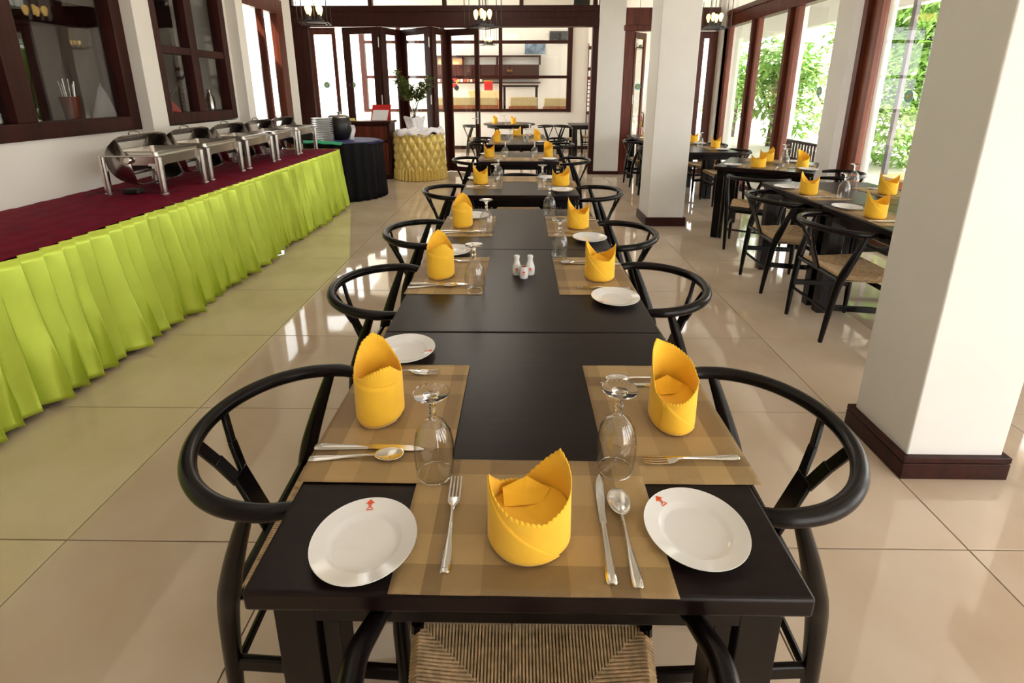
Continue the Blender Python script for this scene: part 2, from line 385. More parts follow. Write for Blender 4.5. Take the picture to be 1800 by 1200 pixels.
# back wall: header beam, transom frames, column, bifold doors -------------------------------
struct(MB().box(-3.95, 1.37, BY-.05, BY+.1, 2.54, 2.88).box(-3.95, 1.37, BY-.08, BY-.05, 2.54, 2.68).box(-3.95, 1.37, BY-.065, BY-.05, 2.78, 2.84).build('trim_6', DARKRED, bevel=.004))
struct(MB().box(1.8, 3.45, BY-.05, BY+.1, 2.47, 2.84).box(1.8, 3.45, BY-.07, BY-.05, 2.47, 2.56).build('trim_7', REDWOOD, bevel=.004))
struct(MB().box(-3.95, 3.5, BY-.02, BY+.08, 3.25, CZ).build('wall_back', WALLM, smooth=False))
tr = struct(empty('window_20', (0, BY+.02, 2.88)))
for x in (-3.93, -2.55, -1.28, .04, 1.3):
    MB().box(x-.035, x+.035, -.04, .06, 0, .37).build('mullion', DARKRED, tr)
for a, b_ in ((-3.895, -2.585), (-2.515, -1.315), (-1.245, .005), (.075, 1.265)):
    MB().box(a-.003, b_+.003, -.003, .003, 0, .37).build('pane', WGLASS, tr)
struct(MB().box(1.37, 1.82, BY-.06, BY+.14, .055, CZ).build('wall_back_pier', COLM, bevel=.003))
struct(MB().box(1.35, 1.84, BY-.075, BY+.15, 0, .055).build('baseboard_back', DARKRED, bevel=.002))
dp = struct(empty('door_frame', (0, BY, 0)))
for a, b_ in ((-3.94, -3.65), (1.27, 1.37), (1.82, 1.99)):
    MB().box(a, b_, -.06, .08, 0, 2.54 if b_ < 1.8 else 2.47).build('jamb', DARKRED if a < 1.5 else REDWOOD, dp, bevel=.004)
dn = [0]
def leaf(p0, p1, mat, st=.085, z1=2.53, handle=None, hinge=0, stick=False):
    """a glazed door leaf standing between two floor points"""
    dn[0] += 1
    a = Vector((p0[0], p0[1], 0)); b_ = Vector((p1[0], p1[1], 0)); d = b_-a; L = d.length
    root = struct(empty('door_%d' % dn[0], a, math.atan2(d.y, d.x)))
    MB().box(0, st, -.02, .02, .01, z1).build('stile', mat, root, bevel=.003)
    MB().box(L-st, L, -.02, .02, .01, z1).build('stile', mat, root, bevel=.003)
    MB().box(st, L-st, -.018, .018, .01, .1).build('bottom_rail', mat, root, bevel=.003)
    MB().box(st, L-st, -.018, .018, z1-.11, z1).build('top_rail', mat, root, bevel=.003)
    MB().box(st-.004, L-st+.004, -.003, .003, .1, z1-.11).build('pane', WGLASS, root)
    if handle is not None:
        hx = handle*L; 
        MB().box(hx-.02, hx+.02, -.026, -.02, .9, 1.12).box(hx-.008, hx+.008, -.06, -.026, .99, 1.005).build('handle_plate', HINGE, root)
        MB().tube([(hx, -.06, .99), (hx, -.06, 1.0), (hx+(.1 if handle < .5 else -.1), -.06, 1.0)], .008, 8).build('handle', HINGE, root)
    if hinge:
        for z in (.35, 1.25, 2.2):
            MB().lathe([(0, 0), (.009, 0), (.009, .16), (0, .16)], 10, (0 if hinge < 0 else L, -.028, z)).build('hinge', HINGE, root)
    return root
leaf((-3.64, 9.45), (-3.2, 9.45), REDWOOD, .06, handle=.93)
leaf((-3.07, 9.45), (-2.40, 9.30), DARKRED, .13, hinge=1)
leaf((-2.385, 9.29), (-2.14, 9.82), DARKRED, .15)
leaf((-2.13, 9.80), (-1.52, 9.28), DARKRED, .14, hinge=1)
leaf((-1.50, 9.28), (-1.30, 9.75), DARKRED, .13)
leaf((-1.29, 9.74), (-.70, 9.45), DARKRED, .085, handle=.95)
leaf((2.0, 9.45), (2.26, 9.75), REDWOOD, .06, z1=2.46, hinge=-1)
leaf((2.62, 9.6), (3.02, 9.42), REDWOOD, .1, z1=2.46)
leaf((3.03, 9.42), (3.44, 9.42), REDWOOD, .16, z1=2.46, hinge=1)
for k, a in enumerate([(-3.42, 9.44, 1.58, 'y', 'round teal sticker on the leftmost back door pane'), (-2.95, 9.415, 1.58, 'y', 'round teal sticker on the second back door pane, above the counter'),
          (2.14, 9.6, 1.55, 'y', 'round teal sticker on the glass left of the fire extinguisher'),
          (3.525, 6.27, 1.48, 'x', 'faint round sticker on side window pane between two brown posts'), (3.525, 4.83, 1.44, 'x', 'faint round sticker on side window pane with hedge behind')]):
    sticker(*a)
# unseen front wall behind the viewer: closed at left to cut light, open at right
struct(MB().box(-3.95, -3.3, -2.5, -2.4, 0, CZ).box(3.3, 3.6, -2.5, -2.4, 0, CZ).box(-3.95, 3.6, -2.5, -2.4, 2.9, CZ).box(-3.3, 1.8, -2.5, -2.4, 0, 2.9).build('wall_front_light_block', WALLM, smooth=False))

# free-standing columns ----------------------------------------------------------------------
def column(x0, x1, y0, y1, lab, pl=.022, ph=.1):
    r = tag(empty('column', ((x0+x1)/2, (y0+y1)/2, 0)), lab, 'column', 'free-standing square columns')
    w, d = (x1-x0)/2, (y1-y0)/2
    MB().box(-w, w, -d, d, 0, CZ).build('shaft', COLM, r, bevel=.006)
    MB().box(-w-pl, w+pl, -d-pl, d+pl, 0, ph*.72).box(-w-pl*.8, w+pl*.8, -d-pl*.8, d+pl*.8, ph*.72, ph*.76).box(-w-pl, w+pl, -d-pl, d+pl, ph*.76, ph).build('plinth', DARKRED, r, bevel=.002)
    return r
column(1.548, 1.925, 1.74, 2.06, 'big white square column at right foreground with brown plinth')
column(1.465, 1.875, 5.67, 6.09, 'white square column halfway down the room with brown plinth')

# ------------------------------------------------------------------ wishbone chair (faces +y, seat centre at origin)
def seat_mesh():
    """woven paper-cord seat: every cord is a raised ridge running to the diagonals"""
    F, R_, hf, hr, zc = .225, -.128, .232, .188, .43
    b = MB(); cx, cy = 0, .04
    def halfw(y): return hr+(hf-hr)*(y-R_)/(F-R_)
    def zz(x, y):  # slight sag in the middle
        e = min(1, max(abs(x)/halfw(y), abs((y-cy))/(.18)))
        return zc - .016*(1-e**2)
    def ridge(p, q, w, side):
        p = Vector(p); q = Vector(q); d = (q-p)
        if d.length < .004: return
        d.normalize(); s = Vector((-d.y, d.x, 0))*w/2
        n = 3; pts = []
        for k in range(n+1):
            t = k/n; c = p.lerp(q, t); c = Vector((c.x, c.y, 0)); pts.append(c)
        # wrap over the rail: rounded edge then down
        o = p-d*.012
        vs = []
        rows = [(o.x, o.y, zz(p.x, p.y)-.034), (o.x-d.x*.003, o.y-d.y*.003, zz(p.x, p.y)-.016), (p.x-d.x*.004, p.y-d.y*.004, zz(p.x, p.y)-.003)]+[(c.x, c.y, zz(c.x, c.y)) for c in pts]
        up = Vector((-d.x, -d.y, 0))
        for i, r in enumerate(rows):
            r = Vector(r); nn = up if i < 2 else Vector((0, 0, 1))
            vs += [r-s*.86-nn*.004, r-s*.4+nn*.0012, r+s*.4+nn*.0012, r+s*.86-nn*.004]
        m = len(rows)
        b.add(vs, [(i*4+k, (i+1)*4+k, (i+1)*4+k+1, i*4+k+1) for i in range(m-1) for k in range(3)])
    w = .0068
    n = int(2*hf/w)
    for i in range(n):       # front and rear triangles
        x = -hf+(i+.5)*2*hf/n; t = abs(x)/hf
        ridge((x, F, 0), (x*.98, cy+(F-cy)*t*.98, 0), w, 0)
    n = int(2*hr/w)
    for i in range(n):
        x = -hr+(i+.5)*2*hr/n; t = abs(x)/hr
        ridge((x, R_, 0), (x*.98, cy+(R_-cy)*t*.98, 0), w, 0)
    n = int((F-R_)/w)
    for sgn in (-1, 1):
        for i in range(n):
            y = R_+(i+.5)*(F-R_)/n; hw = halfw(y)
            t = (y-cy)/((F-cy) if y > cy else (R_-cy))
            ridge((sgn*hw, y, 0), (sgn*halfw(y)*t*.98, y, 0), w, 0)
    # solid under-web
    b.add([(-hf, F, zc-.03), (hf, F, zc-.03), (hr, R_, zc-.03), (-hr, R_, zc-.03), (0, cy, zc-.022), (0, cy, zc-.035)],
          [(0, 1, 4), (1, 2, 4), (2, 3, 4), (3, 0, 4), (1, 0, 5), (2, 1, 5), (3, 2, 5), (0, 3, 5)])
    return b
def make_chair():
    r = empty('wishbone_chair'); m = BLACKWOOD
    seat_mesh().build('seat', CORD, r)
    for s in (-1, 1):
        MB().tube([(s*.235, .228, 0), (s*.235, .228, .15), (s*.235, .226, .34), (s*.235, .224, .438)], [.011, .017, .018, .013], 10, 3).build('front_leg', m, r)
        MB().tube([(s*.205, -.185, 0), (s*.214, -.17, .2), (s*.226, -.15, .38), (s*.238, -.13, .47), (s*.252, -.095, .58), (s*.260, -.055, .69)],
                  [.0125, .018, .0215, .024, .0195, .0135], 14, 4).build('rear_leg', m, r)
        MB().bar((s*.235, .225, .215), (s*.216, -.168, .235), .016, .038).build('side_stretcher', m, r, bevel=.005)
        MB().tube([(s*.228, .215, .408), (s*.19, -.14, .405)], .013, 8).build('seat_rail', m, r)
    MB().bar((-.235, .228, .30), (.235, .228, .30), .016, .032).build('front_stretcher', m, r, bevel=.005)
    MB().tube([(-.212, -.170, .2), (.212, -.170, .2)], [.010, .010], 8).build('rear_stretcher', m, r)
    MB().tube([(-.22, .214, .405), (.22, .214, .405)], .013, 8).build('seat_rail', m, r)
    MB().tube([(-.215, -.147, .41), (.215, -.147, .41)], .015, 8).build('seat_rail', m, r)
    # steam-bent top rail
    pts = [(-.236, .085, .686), (-.256, .02, .693)]
    for k in range(0, 11):
        a = pi+pi*k/10; pts.append((.265*cos(a), -.03+.242*sin(a), .697-.012*sin(a)))
    pts += [(.256, .02, .693), (.236, .085, .686)]
    rad = [.013, .0165]+[.0185]*11+[.0165, .013]
    MB().tube(pts, rad, 12, 4).build('top_rail', m, r)
    # Y-shaped splat
    b = MB()
    base, fork = Vector((0, -.150, .40)), Vector((0, -.212, .57))
    b.bar(base, fork, .056, .013, (0, -1, .2))
    for s in (-1, 1):
        p = [Vector((s*.015, -.208, .555)), Vector((s*.036, -.238, .63)), Vector((s*.064, -.264, .705))]
        b.bar(p[0], p[1]+Vector((0, 0, .004)), .029, .012, (0, -1, .2)); b.bar(p[1], p[2], .026, .012, (0, -1, .2))
    b.build('splat', m, r, bevel=.003)
    return r
CHAIR = Proto(make_chair())

# ------------------------------------------------------------------ dining table (centre at origin, .885 square)
def make_table():
    r = empty('dining_table'); h = .441
    MB().box(-h, h, -h, h, .712, .75).build('tabletop', TOPWOOD, r, bevel=.006, segs=3)
    for s in (-1, 1):
        MB().box(-h+.06, h-.06, s*(h-.04)-.011, s*(h-.04)+.011, .655, .712).build('apron', BLACKWOOD, r, bevel=.002)
        MB().box(s*(h-.04)-.011, s*(h-.04)+.011, -h+.06, h-.06, .655, .712).build('apron', BLACKWOOD, r, bevel=.002)
        for t in (-1, 1):
            b = MB(); x, y = s*(h-.062), t*(h-.062)
            b.box(x-.034, x+.034, y-.034, y+.034, 0, .712)
            b.box(min(x-s*.07, x-s*.04), max(x-s*.07, x-s*.04), y-.026, y+.026, 0, .70)
            b.build('leg', BLACKWOOD, r, bevel=.002)
    return r
TABLE = Proto(make_table())

# ------------------------------------------------------------------ place-setting pieces
def napkin_proto(name, tops, flap, a0=.070, b0=.057):
    r = empty('folded_napkin')
    def top(az):
        az = az % 360
        L = sorted([(x % 360, h) for x, h in tops]); L = [(L[-1][0]-360, L[-1][1])]+L+[(L[0][0]+360, L[0][1])]
        for (x0, h0), (x1, h1) in zip(L, L[1:]):
            if x0 <= az <= x1: return h0+(h1-h0)*(az-x0)/(x1-x0)
    def P_(az, z, off=0, hmax=.18):
        a = radians(az); k = z/.15
        fl = 1+.02*sin(3*a+1)-.03*k
        x = (a0*fl+off)*cos(a); y = (b0*fl+off)*sin(a)
        rb = 1-.10*max(0, 1-z/.012)**2      # rounded foot
        if z > .1: q = 1+.5*(z-.1)          # tips lean outward
        else: q = 1
        return Vector((x*rb*q, y*rb*q, z))
    n = 360; m = 12; b = MB()
    vs = []
    for j in range(m+1):
        for i in range(n):
            az = i*360/n; h = top(az)-.0035+.0030*abs(sin(i*pi/7.5)); vs.append(P_(az, h*j/m))
    fs = [(j*n+i, j*n+(i+1) % n, (j+1)*n+(i+1) % n, (j+1)*n+i) for j in range(m) for i in range(n)]
    b.add(vs, fs).build('outer_wrap', NAPM, r, solid=.0018, off=-1)
    # second layer crossing the front along a diagonal
    az0, az1, z0, z1 = flap; k = 46; vs = []; m2 = 8
    for j in range(m2+1):
        for i in range(k+1):
            t = i/k; az = az0+(az1-az0)*t; hz = z0+(z1-z0)*t; hz = max(min(hz, top(az)-.004), .004)
            vs.append(P_(az, .001+(hz-.001)*j/m2, .0022))
    MB().add(vs, [(j*(k+1)+i, j*(k+1)+i+1, (j+1)*(k+1)+i+1, (j+1)*(k+1)+i) for j in range(m2) for i in range(k)]).build('folded_flap', NAPM, r, solid=.0016, off=-1)
    # inner fold: shallow floor plus a folded tongue rising at the back
    b = MB(); vs = [Vector((0, 0, .058))]; kk = 36
    for i in range(kk):
        az = i*10; q = P_(az, .066); vs.append(Vector((q.x*.95, q.y*.95, .064+.006*sin(radians(az)*2))))
    b.add(vs, [(0, 1+i, 1+(i+1) % kk) for i in range(kk)])
    b.add([(-.042, .004, .062), (.022, .012, .062), (.036, .036, .072), (-.004, .042, .092), (-.046, .03, .078), (-.008, .022, .07)],
          [(0, 5, 4), (0, 1, 5), (1, 2, 5), (2, 3, 5), (3, 4, 5)])
    b.build('inner_fold', NAPM, r, solid=.0015, smooth=False)
    return Proto(r)
NAPA = napkin_proto('a', [(-70,.083),(-10,.108),(15,.132),(40,.155),(62,.128),(100,.075),(135,.085),(180,.133),(200,.12),(240,.097)], (178, 318, .135, .004))
NAPB = napkin_proto('b', [(-90,.142),(-62,.152),(-40,.15),(-15,.125),(20,.10),(60,.13),(90,.165),(118,.182),(145,.168),(180,.135),(215,.122),(240,.126)], (205, 330, .12, .1), .054, .066)
NAPC = napkin_proto('c', [(-110,.083),(-85,.088),(-60,.10),(-20,.118),(0,.115),(30,.14),(75,.162),(105,.172),(130,.185),(165,.155),(200,.09),(230,.08)], (225, 330, .085, .004), .052, .064)
NAPD = napkin_proto('d', [(-60,.088),(-20,.12),(0,.15),(20,.13),(60,.10),(95,.09),(130,.13),(160,.168),(180,.15),(230,.10)], (170, 300, .15, .01), .060, .056)

def make_glass():
    r = empty('water_goblet')
    # standing upside down: rim on the table, foot uppermost
    prof_o = [(.0335, 0), (.0345, .003), (.0375, .02), (.0395, .045), (.039, .07), (.0345, .095), (.024, .115), (.012, .126), (.0085, .130)]
    prof_i = [(r_-.0014, z) for r_, z in reversed(prof_o[:-1])]; prof_i[0] = (.0, .122)
    MB().lathe([(.0, .1295)]+list(reversed(prof_o))+[(.0325, .0004)]+[(a-.0013, z) for a, z in prof_o[1:-2]]+[(.012, .119), (0, .121)], 40).build('bowl', DGLASS, r)
    MB().lathe([(.0085, .128), (.0068, .134), (.0062, .142), (.0085, .148), (.0062, .153), (.006, .162), (.009, .170), (.016, .1765), (0, .1765)], 24).build('stem', SOLIDG, r)
    MB().lathe([(.016, .1765), (.028, .1800), (.0345, .1825), (.035, .1837), (.0345, .1848), (.028, .184), (.012, .182), (0, .1805)], 40).build('foot', SOLIDG, r)
    MB().lathe([(.0335+.0011*cos(a*pi/3), .0012+.0011*sin(a*pi/3)) for a in range(6)], 48, close=True).build('rim', SOLIDG, r)
    return r
GLASS = Proto(make_glass())
EMB = [[(-.0085, .001), (0, .0095), (.0085, .001), (.0045, .002), (.0035, -.0005), (-.0035, -.0005), (-.0045, .002)],
       [(-.003, -.0012), (.003, -.0012), (.0018, -.004), (.006, -.0075), (.003, -.0075), (0, -.005), (-.003, -.0075), (-.006, -.0075), (-.0018, -.004)],
       [(-.0065, -.0085), (.0065, -.0085), (.005, -.0102), (-.005, -.0102)]]
def make_plate():
    r = empty('side_plate')
    MB().lathe([(0, .004), (.05, .004), (.0545, .005), (.0605, .0105), (.064, .0125), (.086, .0165), (.088, .0178), (.0882, .0168), (.086, .0148), (.064, .0095), (.052, .0005), (.05, 0), (.046, .002), (0, .002)], 56).build('dish', PORC, r)
    b = MB()
    for poly in EMB:
        n = len(poly)
        vs = [(x*1.1+0, y*1.1+.075, .0125+(.0165-.0125)*((y*1.1+.075)-.064)/.022+.0004) for x, y in poly]
        b.add(vs, [tuple(range(n))])
    b.build('printed_emblem', ORANGE, r, smooth=False)
    return r
PLATE = Proto(make_plate())
def loft(b, secs):
    """secs: (y, width, z, thickness) -> rounded blade along y"""
    vs = []
    for y, w, z, t in secs:
        h = w/2
        vs += [(-h, y, z+t*.3), (-h*.6, y, z+t), (0, y, z+t*1.1), (h*.6, y, z+t), (h, y, z+t*.3), (h*.6, y, z), (-h*.6, y, z)]
    n = 7; m = len(secs)
    b.add(vs, [(i*n+k, i*n+(k+1) % n, (i+1)*n+(k+1) % n, (i+1)*n+k) for i in range(m-1) for k in range(n)]+[tuple(range(n-1, -1, -1)), tuple((m-1)*n+k for k in range(n))])
    return b
HAND = [(-.10, .010, .0, .0022), (-.098, .016, .0, .003), (-.085, .0175, .0, .0033), (-.06, .0145, .0005, .003), (-.03, .0085, .002, .0026), (0, .0058, .004, .0026)]
def make_fork():
    r = empty('dinner_fork')
    b = loft(MB(), HAND+[(.02, .0055, .0055, .0025), (.030, .007, .0058, .0024), (.037, .016, .0048, .002), (.043, .0215, .0035, .0017), (.055, .0235, .0022, .0015)])
    for k in range(4):
        x = -.0098+.00653*k
        for (y0, z0), (y1, z1) in (((.0545, .0022), (.075, .0022)), ((.075, .0022), (.092, .0036)), ((.092, .0036), (.105, .0062))):
            w = .0034 if y0 < .09 else .0028
            b.add([(x-w/2, y0, z0), (x+w/2, y0, z0), (x+w/2, y0, z0+.0014), (x-w/2, y0, z0+.0014), (x-w/2*.9, y1, z1), (x+w/2*.9, y1, z1), (x+w/2*.9, y1, z1+.0013), (x-w/2*.9, y1, z1+.0013)],
                  [(0, 1, 5, 4), (1, 2, 6, 5), (2, 3, 7, 6), (3, 0, 4, 7), (0, 3, 2, 1), (4, 5, 6, 7)])
    b.build('fork_body', CUTL, r); loft(MB(), [(-.093, .008, .0030, .0012), (-.08, .0095, .0034, .0009), (-.06, .006, .0033, .0008)]).build('handle_bead', CUTL, r)
    return r
def make_knife():
    r = empty('table_knife')
    loft(MB(), [(-.115, .012, 0, .004), (-.112, .0175, 0, .0058), (-.095, .0185, 0, .0062), (-.05, .0145, 0, .0058), (-.005, .0115, .0005, .0055), (.0, .0125, .001, .005)]).build('knife_handle', CUTL, r)
    b = MB(); pr = []
    L = [(.0, -.006, .006), (.03, -.0062, .0066), (.06, -.006, .0098), (.09, -.004, .0112), (.108, .0, .0105), (.118, .005, .008), (.121, .0072, .0075)]
    for y, xa, xb in L: pr += [(xa, y, .0022), (xb, y, .0028), (xb, y, .0034), (xa, y, .0046)]
    m = len(L)
    b.add(pr, [(i*4+k, i*4+(k+1) % 4, (i+1)*4+(k+1) % 4, (i+1)*4+k) for i in range(m-1) for k in range(4)]+[(3, 2, 1, 0), tuple((m-1)*4+k for k in range(4))])
    b.build('blade', CUTL, r); return r
def make_spoon():
    r = empty('table_spoon')
    loft(MB(), HAND+[(.02, .0055, .0058, .0025), (.035, .0075, .0058, .0025), (.040, .012, .005, .002)]).build('spoon_handle', CUTL, r)
    def bowl(u, v):
        a = u*2*pi; rr = v; sy = .031*(1.06 if cos(a) < 0 else .94)
        x = .0205*rr*sin(a)*(1-.08*cos(a)); y = .066-cos(a)*rr*.031
        return (x, y, .0005+.0085*rr**2)
    MB().grid(28, 7, bowl, wrap=True).build('spoon_bowl', CUTL, r, solid=.0012, off=1)
    return r
FORK, KNIFE, SPOON = Proto(make_fork()), Proto(make_knife()), Proto(make_spoon())
def mat_mesh(seed):
    rnd = random.Random(seed); ph = rnd.random()*6
    def f(u, v):
        x = (u-.5)*.446; y = (v-.5)*.297
        e = max(abs(u-.5), abs(v-.5))*2
        z = max(0, e-.8)*.0025*(1+sin(u*17+ph+v*3))*(.6+.4*sin(v*9+ph))
        return (x, y, z+.0009)
    return MB().grid(36, 24, f).mesh('placemat', MATM)
MATS = [mat_mesh(k) for k in range(4)]
def placemat(loc, rz, label, k):
    o = bpy.data.objects.new('placemat', MATS[k % 4]); COL.objects.link(o); o.location = loc; o.rotation_euler = (0, 0, rz)
    md = o.modifiers.new('solid', 'SOLIDIFY'); md.thickness = .0009; md.offset = -1
    return tag(o, label, 'placemat', 'woven placemats on the dining tables')
TZ = .75
cnt = [0]
def seat(c, deg, where, nap=None, napoff=(0, -.035), naprot=0, glass=(.19, .117), plate=(-.29, -.03), prot=0, tools='fks', dz=0, fork=(-.16, -.03, 0), knife=(.125, -.03, 0), spoon=(.16, -.04, 4), mat=True, extra_glass=None):
    """one place setting; the diner looks along +y before the turn of `deg`"""
    a = radians(deg); cnt[0] += 1
    def w(x, y, z): return (c[0]+x*cos(a)-y*sin(a), c[1]+x*sin(a)+y*cos(a), z)
    if mat: placemat(w(0, 0, TZ+.0006+dz), a+random.uniform(-.012, .012), 'bronze woven placemat at %s' % where, cnt[0])
    zz = TZ+.0027+dz
    if nap: nap.put(w(*napoff, zz), a+radians(naprot), 'golden crown-folded napkin at %s' % where, 'napkin', 'golden folded napkins')
    if glass: GLASS.put(w(*glass, zz+.0004), a, 'upturned clear goblet at %s' % where, 'glass', 'upturned stemmed water glasses')
    if plate: PLATE.put(w(*plate, TZ+.0005+(0.002 if dz else 0)), a+radians(prot), 'small white side plate at %s' % where, 'plate', 'white side plates')
    if 'f' in tools: FORK.put(w(fork[0], fork[1], zz+.0002), a+radians(fork[2]), 'silver fork at %s' % where, 'fork', 'forks')
    if 'k' in tools: KNIFE.put(w(knife[0], knife[1], zz+.0002), a+radians(knife[2]), 'silver table knife at %s' % where, 'knife', 'knives')
    if 's' in tools: SPOON.put(w(spoon[0], spoon[1], zz+.0002), a+radians(spoon[2]), 'silver spoon at %s' % where, 'spoon', 'spoons')

# ---- centre row of tables
rows = [(.015, 1.043, 'foremost dining table, black, its near edge facing us'), (.015, 1.927, 'second black dining table from the front, carrying the three shakers'),
        (.018, 2.808, 'third black dining table from the front, closing the joined trio'), (.01, 4.13, 'black dining table just beyond the gap behind the front trio'),
        (0, 5.97, 'black dining table in the centre row, second beyond the gap'), (-.005, 7.75, 'black dining table in the centre row before the farthest joined one'),
        (-.005, 8.62, 'farthest black dining table of the centre row, near the back doors')]
for x, y, lab in rows: TABLE.put((x, y, 0), 0, lab, 'table', 'square black dining tables')
ordn = ['foremost', 'second', 'third', 'fourth', 'fifth', 'sixth']
seat((.025, .748), 0, 'the near end of the foremost table', NAPA, (-.005, -.045), 0, glass=(.173, .125), plate=(-.283, -.062), prot=8, dz=.0014, fork=(-.143, -.013, 1), knife=(.127, -.015, -2), spoon=(.163, -.035, 0))
seat((-.285, 1.052), -90, 'the left side of the foremost table', NAPB, (0, -.04), 90, glass=(.198, .12), plate=(-.293, -.046), prot=-10, dz=.0026, fork=(-.182, -.035, -4), knife=(.125, -.035, 0), spoon=(.155, -.05, 3))
seat((.33, 1.058), 90, 'the right side of the foremost table', NAPC, (-.02, -.028), -90, glass=None, plate=(-.338, .02), prot=-52, fork=(-.155, -.035, 5), knife=(.122, .0, 0), spoon=(.155, .0, 8))
seat((-.283, 2.018), -90, 'the left side of the second table', NAPB, (.02, -.038), 80, fork=(-.16, -.03, 0), spoon=(.15, -.05, 6))
seat((.305, 2.02), 90, 'the right side of the second table', NAPD, (-.045, -.028), -90, glass=(.2, .118), plate=(-.272, -.052), prot=40, spoon=(.15, .02, 12))
seat((-.285, 2.81), -90, 'the left side of the third table', NAPB, (.01, -.03), 70, glass=(.165, .115), plate=(-.2, .02))
seat((.31, 2.815), 90, 'the right side of the third table', NAPD, (-.04, -.024), -90, glass=(.22, .122), plate=(-.28, -.058), prot=90, spoon=(.15, .02, 12))
seat((-.28, 4.17), -90, 'the left side of the table beyond the gap', NAPD, (.02, -.032), 100, glass=(.18, .1), plate=(-.2, -.07))
seat((.3, 4.12), 90, 'the right side of the table beyond the gap', NAPA, (-.03, -.04), -100, glass=(-.18, .115), plate=(-.27, -.03))
seat((.01, 4.40), 180, 'the far end of the table beyond the gap', None, glass=(.18, .1), plate=(-.24, -.02), tools='')
seat((-.3, 5.9), -90, 'the left side of the second table beyond the gap', NAPD, (.03, -.035), 110, glass=(.12, .15), plate=(-.2, -.07), tools='k')
seat((.31, 5.95), 90, 'the right side of the second table beyond the gap', NAPC, (-.03, -.03), -100, glass=(-.13, .13), plate=(-.28, -.03), tools='k')
seat((.0, 5.72), 0, 'the near end of the second table beyond the gap', None, glass=None, plate=None, tools='')
seat((-.28, 7.68), -90, 'the left side of the nearer far centre table', NAPC, (.05, -.04), 60, glass=(.1, .16), plate=None, tools='')
seat((.28, 7.9), 90, 'the right side of the nearer far centre table', NAPC, (-.0, .0), -70, glass=(-.25, .17), plate=(-.29, -.03), tools='')
seat((.0, 8.85), 180, 'the far end of the centre row', NAPA, (.03, .04), 170, glass=(-.18, .1), plate=(.2, -.05), tools='')
# shakers
def shaker(loc, kind, label):
    if kind == 'tall':
        r = tag(empty('salt_shaker' if 'salt' in label else 'pepper_shaker', loc), label, 'shaker', 'white porcelain cruets')
        MB().lathe([(0, 0), (.017, 0), (.0185, .003), (.0192, .02), (.0185, .036), (.013, .052), (.0105, .062), (.0112, .071), (.0125, .078), (.0115, .083), (.006, .0855), (0, .086)], 28).build('body', PORC, r)
        b = MB()
        for k in range(3): b.lathe([(0, .0858-.0003), (.001, .0868), (0, .0869)], 6, (.004*cos(k*2.1), .004*sin(k*2.1), -.0002))
        b.build('pour_holes', CABLE, r); z0, rr = .026, .0195
    else:
        r = tag(empty('toothpick_holder', loc), label, 'holder', 'white porcelain cruets')
        MB().lathe([(0, 0), (.016, 0), (.0178, .004), (.0182, .025), (.0165, .045), (.0158, .05), (.0135, .05), (.0135, .012), (0, .012)], 28).build('body', PORC, r)
        b = MB()
        for k in range(14):
            a = k*2.4; q = .0028*math.sqrt(k)
            b.tube([(q*cos(a), q*sin(a), .013), (q*cos(a)*1.1, q*sin(a)*1.1, .0545)], .001, 5)
        b.build('toothpicks', WARMWOOD, r); z0, rr = .026, .0186
    b = MB()
    for poly in EMB:
        n = len(poly); b.add([(rr*sin(x*1.0/rr), -rr*cos(x*1.0/rr), z0+y*1.0) for x, y in poly], [tuple(range(n-1, -1, -1))])
    b.build('printed_emblem', ORANGE, r, smooth=False)
shaker((-.006, 2.02, TZ+.0003), 'tall', 'white porcelain salt shaker bottle, left of the trio on the second table')
shaker((.05, 2.022, TZ+.0003), 'tall', 'white porcelain pepper bottle, right of the trio on the second table')
shaker((.023, 1.978, TZ+.0003), 'short', 'short white toothpick cup in front of the two shaker bottles')

# chairs along the centre row
def chair(x, y, deg, lab, grp='black wishbone chairs along the centre row'): CHAIR.put((x, y, 0), radians(deg), 'black wishbone chair '+lab, 'chair', grp)
chair(.03, .572, 0, 'at the near end of the foremost table, seen from above')
for k, (y, d) in enumerate([(1.075, 2), (1.985, 0), (2.845, 3), (4.09, 0), (5.98, 0), (8.0, 2), (8.66, 0)]):
    chair(-.49, y, -90+d, ['leftmost and nearest, at the left of the foremost table', 'left of the second table', 'left of the third table', 'left of the table beyond the gap', 'left of the second table beyond the gap', 'left of the nearer far centre table', 'left of the farthest centre table'][k])
for k, (y, d) in enumerate([(1.075, -2), (2.02, 2), (2.82, 0), (4.05, 0), (5.98, 0), (7.75, -3), (8.6, 0)]):
    chair(.505 if k < 3 else .55, y, 90+d, ['right of the foremost table, nearest on that side', 'right of the second table', 'right of the third table', 'right of the table beyond the gap', 'right of the second table beyond the gap', 'right of the nearer far centre table', 'right of the farthest centre table'][k])
chair(.0, 4.62, 180, 'in the gap behind the table beyond the trio, facing us')

# ---- right-hand row of tables
G2 = 'black wishbone chairs in the right-hand dining row'
for x, y, rz, lab in [(2.488, 2.957, 0, 'black dining table of the right row, half hidden by the big column'), (2.488, 3.845, 0, 'black dining table of the right row, joined behind the nearest one'),
                  (2.593, 5.345, -32, 'black dining table turned at an angle in the right row'), (2.32, 6.835, 0, 'black dining table in the right row, just behind the angled one'),
                  (2.32, 7.725, 0, 'black dining table in the right row, joined second from the back'), (2.32, 8.61, 0, 'farthest black dining table of the right row')]:
    TABLE.put((x, y, 0), radians(rz), lab, 'table', 'square black dining tables')
seat((2.2, 3.06), -90, 'the left side of the right row table by the column', NAPD, (.03, -.045), 90, glass=None, plate=(-.22, -.06), tools='fks', spoon=(.15, 0, -10))
seat((2.2, 3.765), -90, 'the left side of the second table in the right row', NAPD, (.01, -.055), 60, glass=(.19, .09), plate=(-.24, -.09))
